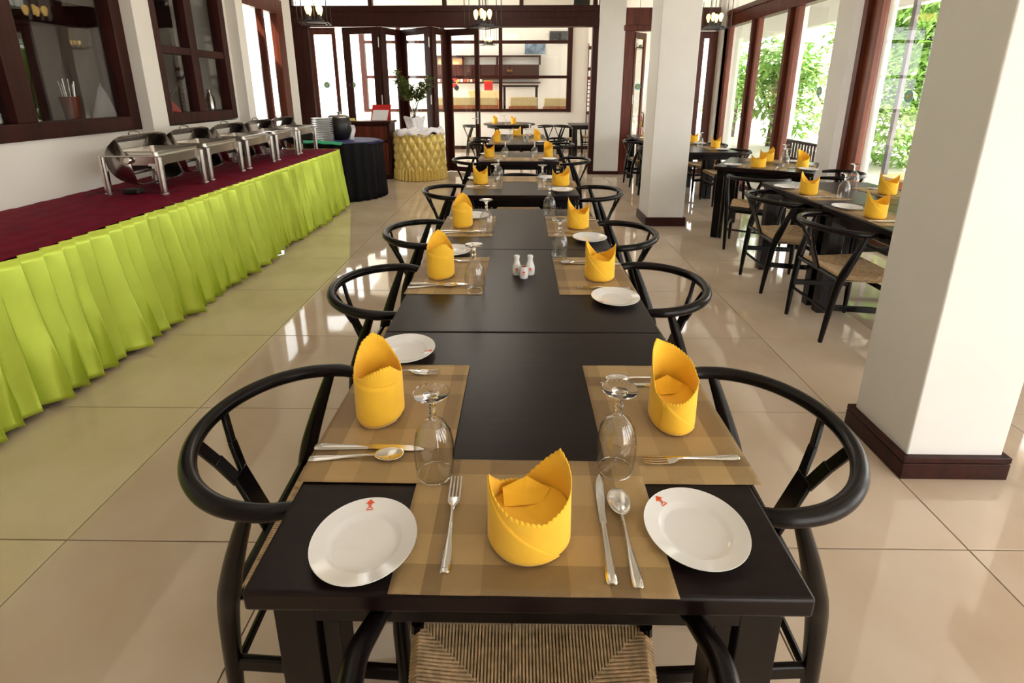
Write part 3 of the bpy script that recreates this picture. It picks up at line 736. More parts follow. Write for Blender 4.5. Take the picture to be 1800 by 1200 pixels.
seat((2.77, 3.8), 90, 'the right side of the second table in the right row', NAPD, (-.04, .04), -100, glass=(.23, .13), plate=(-.24, -.02))
seat((2.77, 3.05), 90, 'the right side of the table beside the column', NAPA, (-.04, .02), -100, glass=(.2, .12), plate=(-.24, -.02))
seat((2.44, 5.13), -32, 'the near-left side of the angled table', NAPA, (-.04, -.03), 10, glass=(.19, .09), plate=(-.27, -.04), tools='fk')
seat((2.82, 5.18), 58, 'the near-right side of the angled table', NAPC, (-.08, -.04), -60, glass=None, plate=(-.22, -.1), tools='fk')
seat((2.72, 5.60), 148, 'the far-right side of the angled table', NAPA, (.02, .04), 190, glass=(-.15, .04), plate=(-.25, -.03), tools='fk')
seat((2.6, 6.9), 90, 'the right side of the table behind the angled one', NAPD, (-.0, -.02), -90, glass=(.19, .12), plate=(-.25, -.02), tools='k')
seat((2.56, 7.66), 90, 'the right side of the second-last right table', NAPD, (.0, -.02), -90, glass=(.19, .12), plate=(-.25, -.02), tools='k')
seat((2.06, 8.05), -90, 'the left side of the right row by the glass doors', NAPA, (.05, -.08), 90, glass=None, plate=(-.2, -.05), tools='')
chair(2.045, 3.08, -90, 'beside the big column', G2)
chair(2.045, 3.86, -92, 'left of the second table in the right row', G2)
chair(2.275, 4.83, -32, 'at the near-left side of the angled table', G2)
chair(3.02, 3.85, 90, 'on the window side of the second right row table', G2)
chair(3.02, 3.1, 92, 'on the window side behind the big column', G2)
chair(3.08, 5.04, 58, 'at the window side of the angled table', G2)
chair(2.80, 6.9, 90, 'on the window side of the table behind the angled one', G2)
chair(2.80, 7.7, 88, 'on the window side, second from the back', G2)
chair(1.95, 7.23, -90, 'beside the middle column, nearer one of two', G2)
chair(1.95, 8.30, -88, 'beside the glass doors behind the middle column', G2)

# ------------------------------------------------------------------ buffet with green skirt
prnd = random.Random(21); PL = [0.0]; PD = []
while PL[-1] < 9.5: PL.append(PL[-1]+prnd.uniform(.07, .125)); PD.append(prnd.uniform(.55, 1.15))
def pleats(t, h):
    """knife pleats that open into rounded folds towards the hem: outward amount and sideways lean"""
    k = 0
    lo, hi = 0, len(PL)-1
    while hi-lo > 1:
        mid = (lo+hi)//2
        if PL[mid] <= t: lo = mid
        else: hi = mid
    f = (t-PL[lo])/(PL[lo+1]-PL[lo]); w = PL[lo+1]-PL[lo]
    knife = f/.2 if f < .2 else (1-f)/.8
    rnd_ = sin(pi*f)**.7 if f < 1 else 0
    b = min(1, h*1.15)
    out = (knife*(1-b)+rnd_*b)*PD[lo]+.12*sin(t*37)*h
    lean = (knife-.5)*w*.55*(1-.6*b)+.12*w*sin(pi*2*f)*b
    return out, lean
def buffet():
    r = tag(empty('buffet_table', (-2.83, 3.7, 0)), 'long buffet table with burgundy cloth top and lime pleated skirt', 'table')
    x0, x1, y0, y1 = -.46, .5, -3.6, 2.97; top = .752
    MB().box(x0, x1-.03, y0, y1-.03, top-.03, top-.004).build('tabletop', DARKRED, r)
    for y in (y0+.2, -1.2, 1, y1-.3):
        for x in (x0+.08, x1-.14): MB().box(x-.02, x+.02, y-.02, y+.02, 0, top-.03).build('leg', BLKMET, r)
    def cl(u, v):
        x = x0+(x1-x0)*u; y = y0+(y1-y0)*v
        edge = .012*sin(y*1.7)+.008*sin(y*4.1+1) if u > .99 else 0
        z = top+.0015*sin(x*40+3*sin(y*2))+.0016*sin(y*23+x*9)+.001*sin(y*57)
        return (x+edge*u, y, z)
    MB().grid(40, 330, cl).build('tablecloth', BURG, r, solid=.003, off=0)
    # skirt: along the front then round the far end
    path = []; L = 0
    n = 1700
    LY = (y1-y0); LX_ = .85
    def pt(s):
        rr = .05
        if s < LY-rr: return Vector((x1, y0+s, 0)), Vector((1, 0, 0))
        if s < LY-rr+rr*pi/2:
            a = (s-LY+rr)/rr; return Vector((x1-rr+rr*cos(a), y1-rr+rr*sin(a), 0)), Vector((cos(a), sin(a), 0))
        return Vector((x1-rr-(s-(LY-rr+rr*pi/2)), y1, 0)), Vector((0, 1, 0))
    tot = LY+LX_; rows_ = 16
    def sk(u, v):
        s = u*tot; p, nrm = pt(s); h = v
        z = top+.004-(top-.002)*h
        amp = (.032+.085*h**.9)*(1 if s < LY-.1 else .35); po, pln = pleats(s, h)
        off = .006+amp*po+.02*h*(1 if s < LY-.1 else .3)+.016*h*h*sin(s*5.1)
        sh = pln+.02*h*sin(s*4+2)
        tng = Vector((-nrm.y, nrm.x, 0))
        q = p+nrm*off+tng*sh
        hem = (.012*(1+sin(s*7.3))+.012*(1+sin(s*2.9+1)))*(1 if v > .97 else 0)
        return (q.x, q.y, max(.004, z+hem*.7))
    MB().grid(n, rows_, sk).build('skirt', GREENC, r, solid=.0015)
buffet()
# chafing dishes
def make_chafer():
    r = empty('chafing_dish'); w, d = .21, .27     # half depth (x), half length (y); x+ is the front
    b = MB()
    def loop(x, y, z, rad=.03):
        pts = []
        for cx_, cy_, a0 in ((x-rad, y-rad, 0), (-x+rad, y-rad, 90), (-x+rad, -y+rad, 180), (x-rad, -y+rad, 270)):
            for k in range(5): a = radians(a0+22.5*k); pts.append((cx_+rad*cos(a), cy_+rad*sin(a), z))
        return pts
    def skin(loops):
        n = len(loops[0]); vs = [p for l in loops for p in l]
        return vs, [(i*n+k, i*n+(k+1) % n, (i+1)*n+(k+1) % n, (i+1)*n+k) for i in range(len(loops)-1) for k in range(n)]
    b.add(*skin([loop(w-.012, d-.012, .215), loop(w-.008, d-.008, .275), loop(w+.008, d+.008, .28), loop(w+.008, d+.008, .286), loop(w-.02, d-.02, .287), loop(w-.02, d-.02, .235)]))
    b.build('water_pan_frame', STEEL, r)
    b = MB(); vs, fs = skin([loop(w-.018, d-.018, .286), loop(w-.018, d-.018, .308), loop(w-.03, d-.03, .312), loop(w-.04, d-.04, .309), loop(w-.05, d-.05, .25)])
    fs.append(tuple(range(len(vs)-20, len(vs)))); b.add(vs, fs).build('food_pan', STEEL, r)
    for sx in (-1, 1):
        for sy in (-1, 1):
            q = MB().tube([(sx*(w-.005), sy*(d-.02), 0), (sx*(w-.005), sy*(d-.02), .275)], [.0225, .0255], 16)
            q.lathe([(0, 0), (.029, 0), (.029, .008), (.023, .014)], 14, (sx*(w-.005), sy*(d-.02), 0))
            # flared bracket to the pan
            for k in range(6):
                a = k/5; ww = .012+.06*a**2.2
                q.box(min(sx*(w-.01), sx*(w-.01)), max(sx*(w-.01), sx*(w-.01))+.002, min(sy*(d-.02), sy*(d-.02-ww)), max(sy*(d-.02), sy*(d-.02-ww)), .12+.018*k, .138+.018*k)
                q.box(min(sx*(w-.01), sx*(w-.01-ww)), max(sx*(w-.01), sx*(w-.01-ww)), sy*(d-.012)-.001, sy*(d-.012)+.001, .12+.018*k, .138+.018*k)
            q.build('leg', STEEL, r)
    # roll-top lid standing open: a half shell turned back towards the wall
    lid = MB(); hub = Vector((0, 0, .25)); R1 = .205; n = 12; L = d-.005
    prof = []
    for k in range(n+1):
        a = radians(112+170*k/n)
        rr = R1*.96
        prof.append((hub.x+rr*cos(a), hub.z+rr*sin(a)*(.93 if sin(a) > 0 else .95)))
    vs = []
    m = 14
    for x, z in prof:
        for j in range(m+1):
            t = -1+2*j/m; y = L*t; e = max(0, abs(t)-.72)/.28; k2 = 1-.12*e*e
            vs.append((hub.x+(x-hub.x)*k2, y, hub.z+(z-hub.z)*k2))
    fs = []
    for i in range(n):
        for j in range(m):
            if 2 <= i <= 4 and 3 <= j <= m-4: continue       # window opening
            if 8 <= i <= 10 and 3 <= j <= m-4: continue
            fs.append((i*(m+1)+j, i*(m+1)+j+1, (i+1)*(m+1)+j+1, (i+1)*(m+1)+j))
    lid.add(vs, fs)
    # cheeks
    for j in (0, m):
        idx = [i*(m+1)+j for i in range(n+1)]; ring = [vs[i] for i in idx]; c = (hub.x, ring[0][1], hub.z)
        lid.add([c]+ring, [(0, i+1, i+2) for i in range(n)])
    lo = lid.build('roll_lid', STEELD, r, solid=.002)
    g_ = MB()
    for i0, i1 in ((2, 5), (8, 11)):
        a = [vs[i0*(m+1)+3], vs[i0*(m+1)+m-3], vs[i1*(m+1)+m-3], vs[i1*(m+1)+3]]
        q = [((x-hub.x)*.985+hub.x, y, (z-hub.z)*.985+hub.z) for x, y, z in a]; g_.add(q, [(0, 1, 2, 3)])
    g_.build('lid_window', WGLASS, lo, smooth=False)
    hp = prof[1]
    MB().tube([(hp[0], -.06, hp[1]-.0), (hp[0]-.005, -.055, hp[1]+.03), (hp[0]-.02, 0, hp[1]+.042), (hp[0]-.005, .055, hp[1]+.03), (hp[0], .06, hp[1])], .007, 8, 4, flat=.6).build('lid_handle', STEEL, lo)
    for sy in (-1, 1):
        q = MB(); base = []
        n2 = 18
        for (rr, yy) in ((0, .016), (.02, .016), (.027, .008), (.027, -.004)):
            base.append([(rr*cos(2*pi*k/n2), sy*(d+.006+yy), .252+rr*sin(2*pi*k/n2)) for k in range(n2)])
        q.add([p for l in base for p in l], [(i*n2+k, i*n2+(k+1) % n2, (i+1)*n2+(k+1) % n2, (i+1)*n2+k) for i in range(3) for k in range(n2)])
        q.build('hinge_knob', STEEL, r)
    return r
CHAF = Proto(make_chafer())
for k, (x, y) in enumerate([(-2.795, 3.90), (-2.81, 4.52), (-2.82, 5.17), (-2.825, 5.80), (-2.83, 6.40)]):
    CHAF.put((x, y, .756), 0, ['nearest steel chafing dish on the burgundy buffet, roll lid open', 'second steel chafing dish from the front, lid rolled open', 'middle steel chafing dish of the five on the buffet', 'fourth steel chafing dish, second from the far end', 'farthest steel chafing dish, beside the plate stack'][k], 'chafing dish', 'steel chafing dishes on the buffet')
# power adapter and cable
pa = tag(empty('power_adapter', (-2.86, 3.70, .756)), 'black power adapter and cable under the nearest chafing dish', 'adapter')
MB().box(-.06, .06, -.035, .035, 0, .035).build('housing', CABLE, pa, bevel=.01, segs=3)
MB().tube([(-.06, 0, .015), (-.14, -.02, .03), (-.22, -.04, .012), (-.28, -.12, .006)], .0035, 8, 6).build('cable', CABLE, pa)
MB().tube([(.06, 0, .012), (.15, .01, .005), (.24, .08, .005), (.28, .16, .005)], .0025, 8, 6).build('cable', CABLE, pa)

# round black-skirted table with plates and soup kettle
bt = tag(empty('round_side_table', (-2.52, 7.40, 0)), 'round side table in black pleated skirt with navy top cloth', 'table')
def bsk(u, v):
    a = u*2*pi; z = .795*(1-v)+.003; rr = .535+(.012+.02*v)*(.5+.5*sin(a*30+2*sin(a*3)))+.015*v
    return (rr*cos(a), rr*sin(a), z)
MB().grid(360, 10, bsk, wrap=True).build('skirt', BLACKC, bt, solid=.002)
MB().lathe([(0, .797), (.53, .797), (.538, .79), (.538, .775), (.53, .775)], 60).build('tabletop', BLACKC, bt)
def blu(u, v):
    a = u*2*pi; rr = v*(.52+.02*sin(a*2+1)+.012*sin(a*9)); return (rr*cos(a)+.03, rr*sin(a)-.005, .801+.001*sin(a*7+v*9)-.02*max(0, v-.93)/.07)
MB().grid(72, 10, blu, wrap=True).build('top_cloth', BLUEC, bt, solid=.002)
gc = MB().grid(30, 8, lambda u, v: (-.50+.58*u, -.05+.09*v, .0+.004*sin(u*18)+.012*sin(u*5)-.028*max(0, .5-v)*2)).build('cloth_runner', TEALC, solid=.003)
gc.location = (-2.42, 6.82, .838); gc.rotation_euler = (0, 0, radians(2)); tag(gc, 'emerald green cloth strip along the front of the round black table', 'cloth')
for k in range(13):
    if k == 0:
        P0 = Proto(empty('dinner_plate'))
        MB().lathe([(0, .003), (.085, .003), (.10, .009), (.138, .019), (.142, .021), (.142, .0235), (.137, .0225), (.1, .013), (.086, .0065), (0, .0065)], 44).build('dish', PORC, P0.root)
        index_kids(P0.root); KIDS[P0.root.name] = list(P0.root.children)
    P0.put((-2.70+random.uniform(-.002, .002), 7.12+random.uniform(-.002, .002), .808+k*.0245), 0, 'white dinner plate in the tall stack on the round black table, %s' % (['lowest', 'second from bottom', 'third from bottom', 'fourth from bottom', 'fifth from bottom', 'sixth from bottom', 'middle', 'sixth from top', 'fifth from top', 'fourth from top', 'third from top', 'second from top', 'topmost'][k]), 'plate', 'stacked white dinner plates')
sk = tag(empty('soup_kettle', (-2.6, 7.52, .803)), 'black soup kettle behind the stack of dinner plates', 'kettle')
MB().lathe([(0, 0), (.11, 0), (.14, .03), (.165, .12), (.168, .22), (.15, .30), (.14, .315)], 40).build('body', BLKMET, sk)
MB().lathe([(.148, .31), (.148, .325), (.12, .345), (.03, .352), (0, .352)], 40).build('lid', STEELD, sk)
MB().lathe([(.01, .35), (.01, .37), (.022, .375), (.02, .39), (0, .392)], 16).build('lid_knob', BLKMET, sk)
cn = MB().grid(10, 14, lambda u, v: (.02+.05*u+.01*sin(v*5), .02*sin(v*6)+.015*u, .21*(1-v)+.002)).build('white_cloth', TULLE, solid=.004)
cn.location = (-2.40, 7.33, .806); tag(cn, 'small white cloth hanging beside the black kettle', 'cloth')
bk = tag(empty('black_tray_box', (-2.86, 6.86, .756)), 'black box with bright trays between last chafing dish and plates', 'box')
# box stands on the buffet's far corner
bk.location = (-2.92, 7.12, .803)
MB().box(-.09, .09, -.07, .07, 0, .16).build('box_body', CABLE, bk, bevel=.006)
MB().box(-.07, .075, -.075, .05, .16, .18).build('blue_tray', BLUEC, bk, bevel=.004)
MB().box(-.06, .07, -.07, .04, .18, .195).build('orange_tray', M('orange_plastic', rgb(236, 140, 40), .4), bk, bevel=.004)

# reception desk, menu stand
dk = tag(empty('reception_desk', (-2.62, 9.0, 0)), 'dark red-brown wooden reception desk by the back doors', 'desk')
MB().box(-.50, .43, -.22, .2, .0, .95).build('body', DARKRED, dk, bevel=.006)
MB().box(-.53, .46, -.26, .22, .95, .99).build('desktop', DARKRED, dk, bevel=.006)
MB().box(-.46, -.04, -.235, -.215, .08, .62).build('front_panel', REDWOOD, dk, bevel=.008)
MB().box(.02, .39, -.235, -.215, .08, .62).build('front_panel', REDWOOD, dk, bevel=.008)
MB().box(-.46, .39, -.235, -.215, .68, .9).build('front_panel', REDWOOD, dk, bevel=.008)
ms = tag(empty('menu_stand', (-2.38, 8.92, .991), radians(0)), 'red menu stand holding a white sheet on the reception desk', 'stand')
MB().add([(-.16, 0, 0), (.16, 0, 0), (.19, .09, .26), (-.13, .09, .26), (-.16, .012, 0), (.16, .012, 0), (.19, .102, .26), (-.13, .102, .26)], [(0, 1, 2, 3), (7, 6, 5, 4), (0, 4, 5, 1), (1, 5, 6, 2), (2, 6, 7, 3), (3, 7, 4, 0)]).build('backboard', REDM, ms, smooth=False)
MB().add([(-.14, -.006, .004), (.125, -.006, .004), (.15, .060, .175), (-.115, .060, .175), (-.14, -.001, .004), (.125, -.001, .004), (.15, .065, .175), (-.115, .065, .175)], [(0, 1, 2, 3), (7, 6, 5, 4), (0, 4, 5, 1), (1, 5, 6, 2), (2, 6, 7, 3), (3, 7, 4, 0)]).build('sheet', WHITEM, ms, smooth=False)
np_ = MB().box(-.05, .05, -.04, .04, 0, .035).build('note_block', M('pale_yellow_paper', rgb(236, 226, 110), .6)); np_.location = (-2.86, 8.9, .991)
tag(np_, 'pale yellow note block on the left of the reception desk', 'paper')

# gold smocked table, tulle, wrapped pot and plant
gt = tag(empty('gold_skirted_table', (-1.73, 8.98, 0)), 'round table in gold smocked diamond-pattern satin skirt', 'table')
def gsk(u, v):
    a = u*2*pi; z = .78*(1-v)+.004
    n_ = 22
    d1 = sin(a*9+v*pi*3); d2 = sin(a*9-v*pi*3)
    fade = 1 if v < .72 else max(0, 1-(v-.72)/.08)
    puff = (abs(d1*d2))**.7
    rr = .395+.045*puff*fade+(1-fade)*(.022*(1+sin(a*n_*2)))+.028*v+.03*max(0, v-.72)
    return (rr*cos(a), rr*sin(a), z)
MB().grid(440, 60, gsk, wrap=True).build('skirt', GOLDC, gt, solid=.002)
MB().lathe([(0, .786), (.41, .786), (.41, .77), (0, .77)], 40).build('tabletop', DARKRED, gt)
tu = MB()
rnd = random.Random(3); bumps = [(rnd.uniform(0, 6.28), rnd.uniform(.1, .42), rnd.uniform(.05, .12), rnd.uniform(.01, .05)) for _ in range(26)]
def tul(u, v):
    a = u*2*pi; rr = .44*v*(1+.04*sin(a*5)+.03*sin(a*11+1)); x, y = rr*cos(a), rr*sin(a); z = .80
    for ba, br, bw, bh in bumps:
        dx, dy = x-br*cos(ba), y-br*sin(ba); z += bh*math.exp(-(dx*dx+dy*dy)/bw**2)
    z += .006*sin(a*14+v*9)
    if v > .93: z -= .06*(v-.93)/.07
    if v > .5: z += .05*max(0, cos(a-.5))*max(0, 1-abs(v-.85)/.15)
    return (x, y, z)
tuo = MB().grid(96, 22, tul, wrap=True).build('tulle_cover', TULLE, solid=.002); tuo.location = (-1.73, 8.98, .0)
tag(tuo, 'crumpled white tulle spread over the gold skirted table', 'cloth')
pp = tag(empty('potted_plant', (-1.80, 8.98, .84)), 'leafy potted plant in white wrapped pot on the gold table', 'plant')
def pot(u, v):
    a = u*2*pi; rr = (.13+.05*v)*(1+.05*sin(a*7)+.03*sin(a*13+v*4)); return (rr*cos(a), rr*sin(a), .21*v+.012*sin(a*5)*v)
MB().grid(64, 8, pot, wrap=True).lathe([(0, .17), (.15, .17)], 30).build('wrapped_pot', TULLE, pp, solid=.003)
st = MB(); lv = MB(); rnd = random.Random(11)
def leafquad(b, p, d, L, w, up=(0, 0, 1)):
    d = Vector(d).normalized(); s = d.cross(Vector(up)); s = s.normalized() if s.length > .01 else Vector((1, 0, 0)); n_ = s.cross(d)
    p = Vector(p); b.add([p, p+d*L*.45+s*w/2+n_*w*.2, p+d*L-n_*L*.12, p+d*L*.45-s*w/2+n_*w*.2, p+d*L*.45-n_*w*.05], [(0, 1, 4), (1, 2, 4), (2, 3, 4), (3, 0, 4)])
for k in range(7):
    a = rnd.uniform(0, 6.28); q = rnd.uniform(.03, .2)
    tip = Vector((q*cos(a)*2.0-.06, q*sin(a), rnd.uniform(.7, .98))) if k else Vector((.3, -.05, .72))
    mid = Vector((tip.x*.35, tip.y*.35, .5)); pts = [(0.01*k-.03, 0, .15), mid, tip]
    st.tube(pts, [.008, .006, .003], 6, 5)
    for j in range(26):
        t = .25+.75*j/25; c = mid.lerp(tip, (t-.25)/.75); c = Vector((c.x, c.y, c.z))
        for e in range(5):
            az = rnd.uniform(0, 6.28); el = rnd.uniform(-.4, .8)
            leafquad(lv, c, (cos(az)*cos(el), sin(az)*cos(el), sin(el)), rnd.uniform(.07, .14), .032)
st.build('stems', BARK, pp); lo_ = lv.build('leaves', LEAFD, pp, smooth=False); lo_['kind'] = 'stuff'

# ------------------------------------------------------------------ pendant lanterns
def make_lantern():
    r = empty('pendant_lantern'); w = .135; h = .42; t = .006
    b = MB()
    for sx in (-1, 1):
        for sy in (-1, 1): b.bar((sx*w, sy*w, 0), (sx*w, sy*w, h), t, t)
    for z in (0, h):
        for s in (-1, 1): b.bar((-w, s*w, z), (w, s*w, z), t, t); b.bar((s*w, -w, z), (s*w, w, z), t, t)
    for s in (-1, 1):
        b.bar((-.1, s*.1, .0), (.1, s*.1, .0), t, t)
        for e in (-1, 1): b.bar((s*.1, e*.1, 0), (s*.1, e*.1, h*.85), t*.8, t*.8)
        b.bar((-w, s*w, 0), (-.1, s*.1, 0), t, t); b.bar((w, s*w, 0), (.1, s*.1, 0), t, t); b.bar((s*.1, -.1, 0), (s*.1, .1, 0), t, t)
    b.build('cage', BLKMET, r, smooth=False)
    MB().box(-.085, .085, -.085, .085, .01, .028).build('base_plate', BLKMET, r, bevel=.002)
    MB().tube([(0, 0, .028), (0, 0, h)], .004, 8).tube([(-w, 0, h), (w, 0, h)], .003, 6).build('stem', BLKMET, r)
    MB().tube([(0, 0, h), (0, 0, 1.05)], .004, 8).build('hanging_rod', BLKMET, r)
    MB().lathe([(0, 1.05), (.06, 1.05), (.06, 1.03), (.02, 1.02)], 20).build('ceiling_rose', BLKMET, r)
    for k in range(4):
        x, y = .05*(1 if k % 2 else -1), .05*(1 if k > 1 else -1)
        s_ = MB().lathe([(0, .028), (.014, .028), (.014, .075), (0, .075)], 12, (x, y, 0)).build('bulb_socket', BLKMET, r)
        MB().lathe([(.008, .075), (.012, .085), (.022, .115), (.026, .135), (.022, .155), (.010, .168), (0, .171)], 16, (x, y, 0)).build('bulb', BULB, s_)
    return r
LANT = Proto(make_lantern())
for x, y, z, rz, lab in [(-1.98, 5.3, 2.115, 12, 'black cage pendant lantern hanging at left over the aisle'), (-.37, 5.6, 2.11, 38, 'black cage pendant lantern over the centre row of tables'),
                  (2.30, 6.5, 2.19, 10, 'black cage pendant lantern partly hidden by the middle column')]:
    LANT.put((x, y, z), radians(rz), lab, 'lamp', 'black cage pendant lanterns')
struct(MB().box(-3.9, 3.3, 9.75, 13.5, 3.6, 3.7).build('veranda_shading_ceiling', CEILM, smooth=False))  # unseen roof, extended to keep the sun off the far wall
LANT.put((-.68, 12.0, 2.45), radians(30), 'black cage pendant lantern outside over the round veranda table', 'lamp', 'black cage pendant lanterns')
LANT.put((2.40, 11.0, 2.30), radians(5), 'black cage pendant lantern outside seen through the right door', 'lamp', 'black cage pendant lanterns')

# ------------------------------------------------------------------ veranda behind the doors
rt = tag(empty('round_table', (-.22, 12.05, 0)), 'round black table on the veranda beyond the open doors', 'table')
MB().lathe([(0, .72), (.585, .72), (.6, .73), (.6, .745), (.59, .75), (0, .75)], 48).build('tabletop', TOPWOOD, rt)
MB().lathe([(.5, .66), (.5, .72)], 40).build('apron', BLACKWOOD, rt, solid=.02)
for k in range(4):
    a = pi/4+k*pi/2; MB().box(.4*cos(a)-.035, .4*cos(a)+.035, .4*sin(a)-.035, .4*sin(a)+.035, 0, .72).build('leg', BLACKWOOD, rt, bevel=.003)
seat((-.54, 11.95), -60, 'the left of the round veranda table', NAPB, (0, 0), 60, glass=(.15, .1), plate=None, tools='')
seat((-.12, 11.8), 20, 'the middle of the round veranda table', NAPB, (0, 0), 0, glass=(-.2, .05), plate=None, tools='')
G3 = 'black wishbone chairs on the veranda'
chair(-1.0, 11.9, -90, 'left of the round veranda table', G3); chair(.52, 11.9, 90, 'right of the round veranda table', G3)
TABLE.put((1.60, 11.88, 0), 0, 'square black table on the veranda by the doorway column', 'table', 'square black dining tables')
chair(1.08, 11.9, -90, 'left of the square veranda table', G3); chair(1.75, 12.5, 180, 'behind the square veranda table', G3)
# far building with its window
FY = 13.5
fw = MB().box(-4.6, 2.6, FY, FY+.2, 0, .95).box(1.33, 1.72, FY, FY+.2, .95, 3.6).box(2.02, 2.6, FY, FY+.2, 0, 3.6).box(-4.6, 2.6, FY, FY+.2, 3.05, 3.6).box(-4.6, -3.95, FY, FY+.2, .95, 3.05)
struct(fw.build('wall_far', WALLM, smooth=False))
struct(MB().box(-4.6, 2.6, FY-.02, FY, 0, .09).build('baseboard_far', DARKRED, smooth=False))
fwin = struct(empty('window_30', (-1.3, FY, .95)))
for x, t in ((-2.62, .06), (1.27+1.3, .06), (1.3-.46, .045), (1.3-1.9, .05), (1.3-3.0, .05)): MB().box(x-t, x+t, -.04, .08, 0, 2.1).build('mullion', DARKRED, fwin)
for z in (.04, .86, 1.69, 2.06): MB().box(-2.6, 2.6, -.035, .07, z-.035, z+.035).build('glazing_bar', DARKRED, fwin)
MB().box(-2.6, 2.6, .0, .006, 0, 2.1).build('pane', WGLASS, fwin)
struct(MB().box(-4.6, 5.0, 17.6, 17.8, 0, 4).box(4.0, 4.2, 13.7, 17.6, 0, 4).build('wall_lounge', WALLM, smooth=False))
struct(MB().box(-2.6, 5, 13.7, 17.8, 3.9, 4.0).build('lounge_shading_ceiling', CEILM, smooth=False))  # unseen partial roof, added to darken the lounge
struct(MB().box(-4.6, 5, 13.7, 17.6, -.03, .0).build('floor_lounge', GRNDM, smooth=False))
# louvred screen in the far doorway
ls = tag(empty('louvred_screen', (1.87, 13.46, 0)), 'brown slatted screen in the far doorway', 'screen')
for z in [.95, 1.1, 1.2, 1.3, 1.4, 1.5, 1.6, 1.68]: MB().box(-.15, .15, -.01, .01, z-.012, z+.012).build('slat', REDWOOD, ls)
for z in (.93, 1.78, 2.0, 2.5): MB().box(-.15, .15, -.015, .015, z-.04, z+.04).build('slat', REDWOOD, ls)
MB().box(-.15, -.13, -.012, .012, 0, 2.6).build('screen_post', REDWOOD, ls); MB().box(.13, .15, -.012, .012, 0, 2.6).build('screen_post', REDWOOD, ls)
# lounge furniture seen through the far window
def sofa(x0, x1, y, z0, z1, lab):
    r = tag(empty('sofa', ((x0+x1)/2, y, 0)), lab, 'sofa', 'cream lounge sofas'); w = (x1-x0)/2
    MB().box(-w, w, 0, .1, .18, z0).build('back_frame', WARMWOOD, r, bevel=.01)
    MB().box(-w+.03, w-.03, -.02, .12, z0, z1).build('back_cushion', CREAM, r, bevel=.03, segs=3)
    MB().box(-w+.05, w-.05, .12, .75, .3, .46).build('seat_cushion', CREAM, r, bevel=.03, segs=3)
    MB().box(-w, w, .1, .78, .18, .3).build('seat_frame', REDWOOD, r, bevel=.006)
    for s in (-1, 1):
        for yy in (.04, .72): MB().box(s*(w-.04)-.03, s*(w-.04)+.03, yy-.03, yy+.03, 0, .18).build('leg', REDWOOD, r)
    return r
sofa(-2.3, -.55, 14.35, 1.09, 1.30, 'cream sofa with wooden back rail seen through far window')
sofa(-2.1, -.5, 16.2, 1.22, 1.48, 'second cream sofa farther inside the lounge')
sofa(-.28, .53, 14.5, 1.06, 1.31, 'short cream sofa in the middle of the far window')
sofa(.66, 1.42, 14.5, 1.05, 1.28, 'short cream sofa at the right of the far window')
tt = tag(empty('lounge_table', (.05, 16.6, 0)), 'high black table inside the lounge', 'table')
MB().box(-.55, .55, -.35, .35, 1.58, 1.64).build('tabletop', BLACKWOOD, tt)
for sx in (-1, 1):
    for sy in (-1, 1): MB().box(sx*.5-.03, sx*.5+.03, sy*.3-.03, sy*.3+.03, 0, 1.58).build('leg', BLACKWOOD, tt)
sh = tag(empty('wall_shelf', (-.9, 17.3, 0)), 'long dark wooden shelf unit on the lounge wall', 'shelf')
MB().box(-1.9, 1.55, 0, .25, 1.83, 2.28).build('shelf_body', DARKRED, sh, bevel=.005); MB().box(-1.9, 1.6, -.04, .28, 2.52, 2.56).build('top_board', DARKRED, sh)
for x in (-1.85, -.9, .2, 1.57): MB().box(x-.03, x+.03, 0, .25, 2.28, 2.52).build('upright', DARKRED, sh)
MB().box(-1.9, 1.6, -.04, .28, 1.70, 1.74).build('lower_board', DARKRED, sh)
for k in range(14):
    c = [M('book_orange', rgb(230, 140, 90), .6), M('book_cream', rgb(235, 215, 190), .6), M('book_red', rgb(150, 50, 45), .6)][k % 3] if k < 3 else bcs[k % 3]
    if k < 3: bcs = (bcs if k else []) + [c]
    o = MB().box(-.04, .04, -.08, .08, 0, .085).build('book', c, bevel=.003); o.location = (-2.7+k*.105+(.1 if k > 4 else 0), 17.38, 1.742)
    tag(o, '%s book on the lounge shelf, %s from the left' % (['orange', 'cream', 'dark red'][k % 3], ['first', 'second', 'third', 'fourth', 'fifth', 'sixth', 'seventh', 'eighth', 'ninth', 'tenth', 'eleventh', 'twelfth', 'thirteenth', 'fourteenth'][k]), 'book', 'books on the lounge shelf')
for k, (x, w) in enumerate([(-2.45, .3), (-1.95, .38)]):
    o = MB().box(-w/2, w/2, -.02, .02, 0, .18).build('photo_frame', M('print_%d' % k, rgb(236, 150, 100), .6), bevel=.004); o.location = (x, 17.35, 2.285)
    tag(o, 'orange print standing on the lounge shelf, %s one' % ['left', 'right'][k], 'picture')
# toy three-wheeler on the sofa back, red box
tv = tag(empty('toy_rickshaw', (-2.0, 16.28, 1.482)), 'red toy three-wheeler standing on the farther sofa', 'toy')
MB().box(-.2, .1, -.08, .08, .08, .2).build('body', REDM, tv, bevel=.02, segs=3); MB().box(-.2, .12, -.09, .09, .3, .34).build('roof', REDM, tv, bevel=.01)
for x in (-.18, .1): MB().box(x-.01, x+.01, -.08, .08, .2, .3).build('pillar', YEL, tv)
for x in (-.13, .1):
    w_ = MB()
    for rr in (1,):
        n_ = 20; w_.add([(x+.075*cos(2*pi*k/n_), s*.03-.09, .075+.075*sin(2*pi*k/n_)) for s in (-1, 1) for k in range(n_)], [tuple(range(n_)), tuple(range(2*n_-1, n_-1, -1))]+[(k, (k+1) % n_, n_+(k+1) % n_, n_+k) for k in range(n_)])
    w_.build('wheel', BLKMET, tv)
rb = tag(empty('red_box', (-.93, 16.28, 1.482)), 'red box on the farther sofa back', 'box')
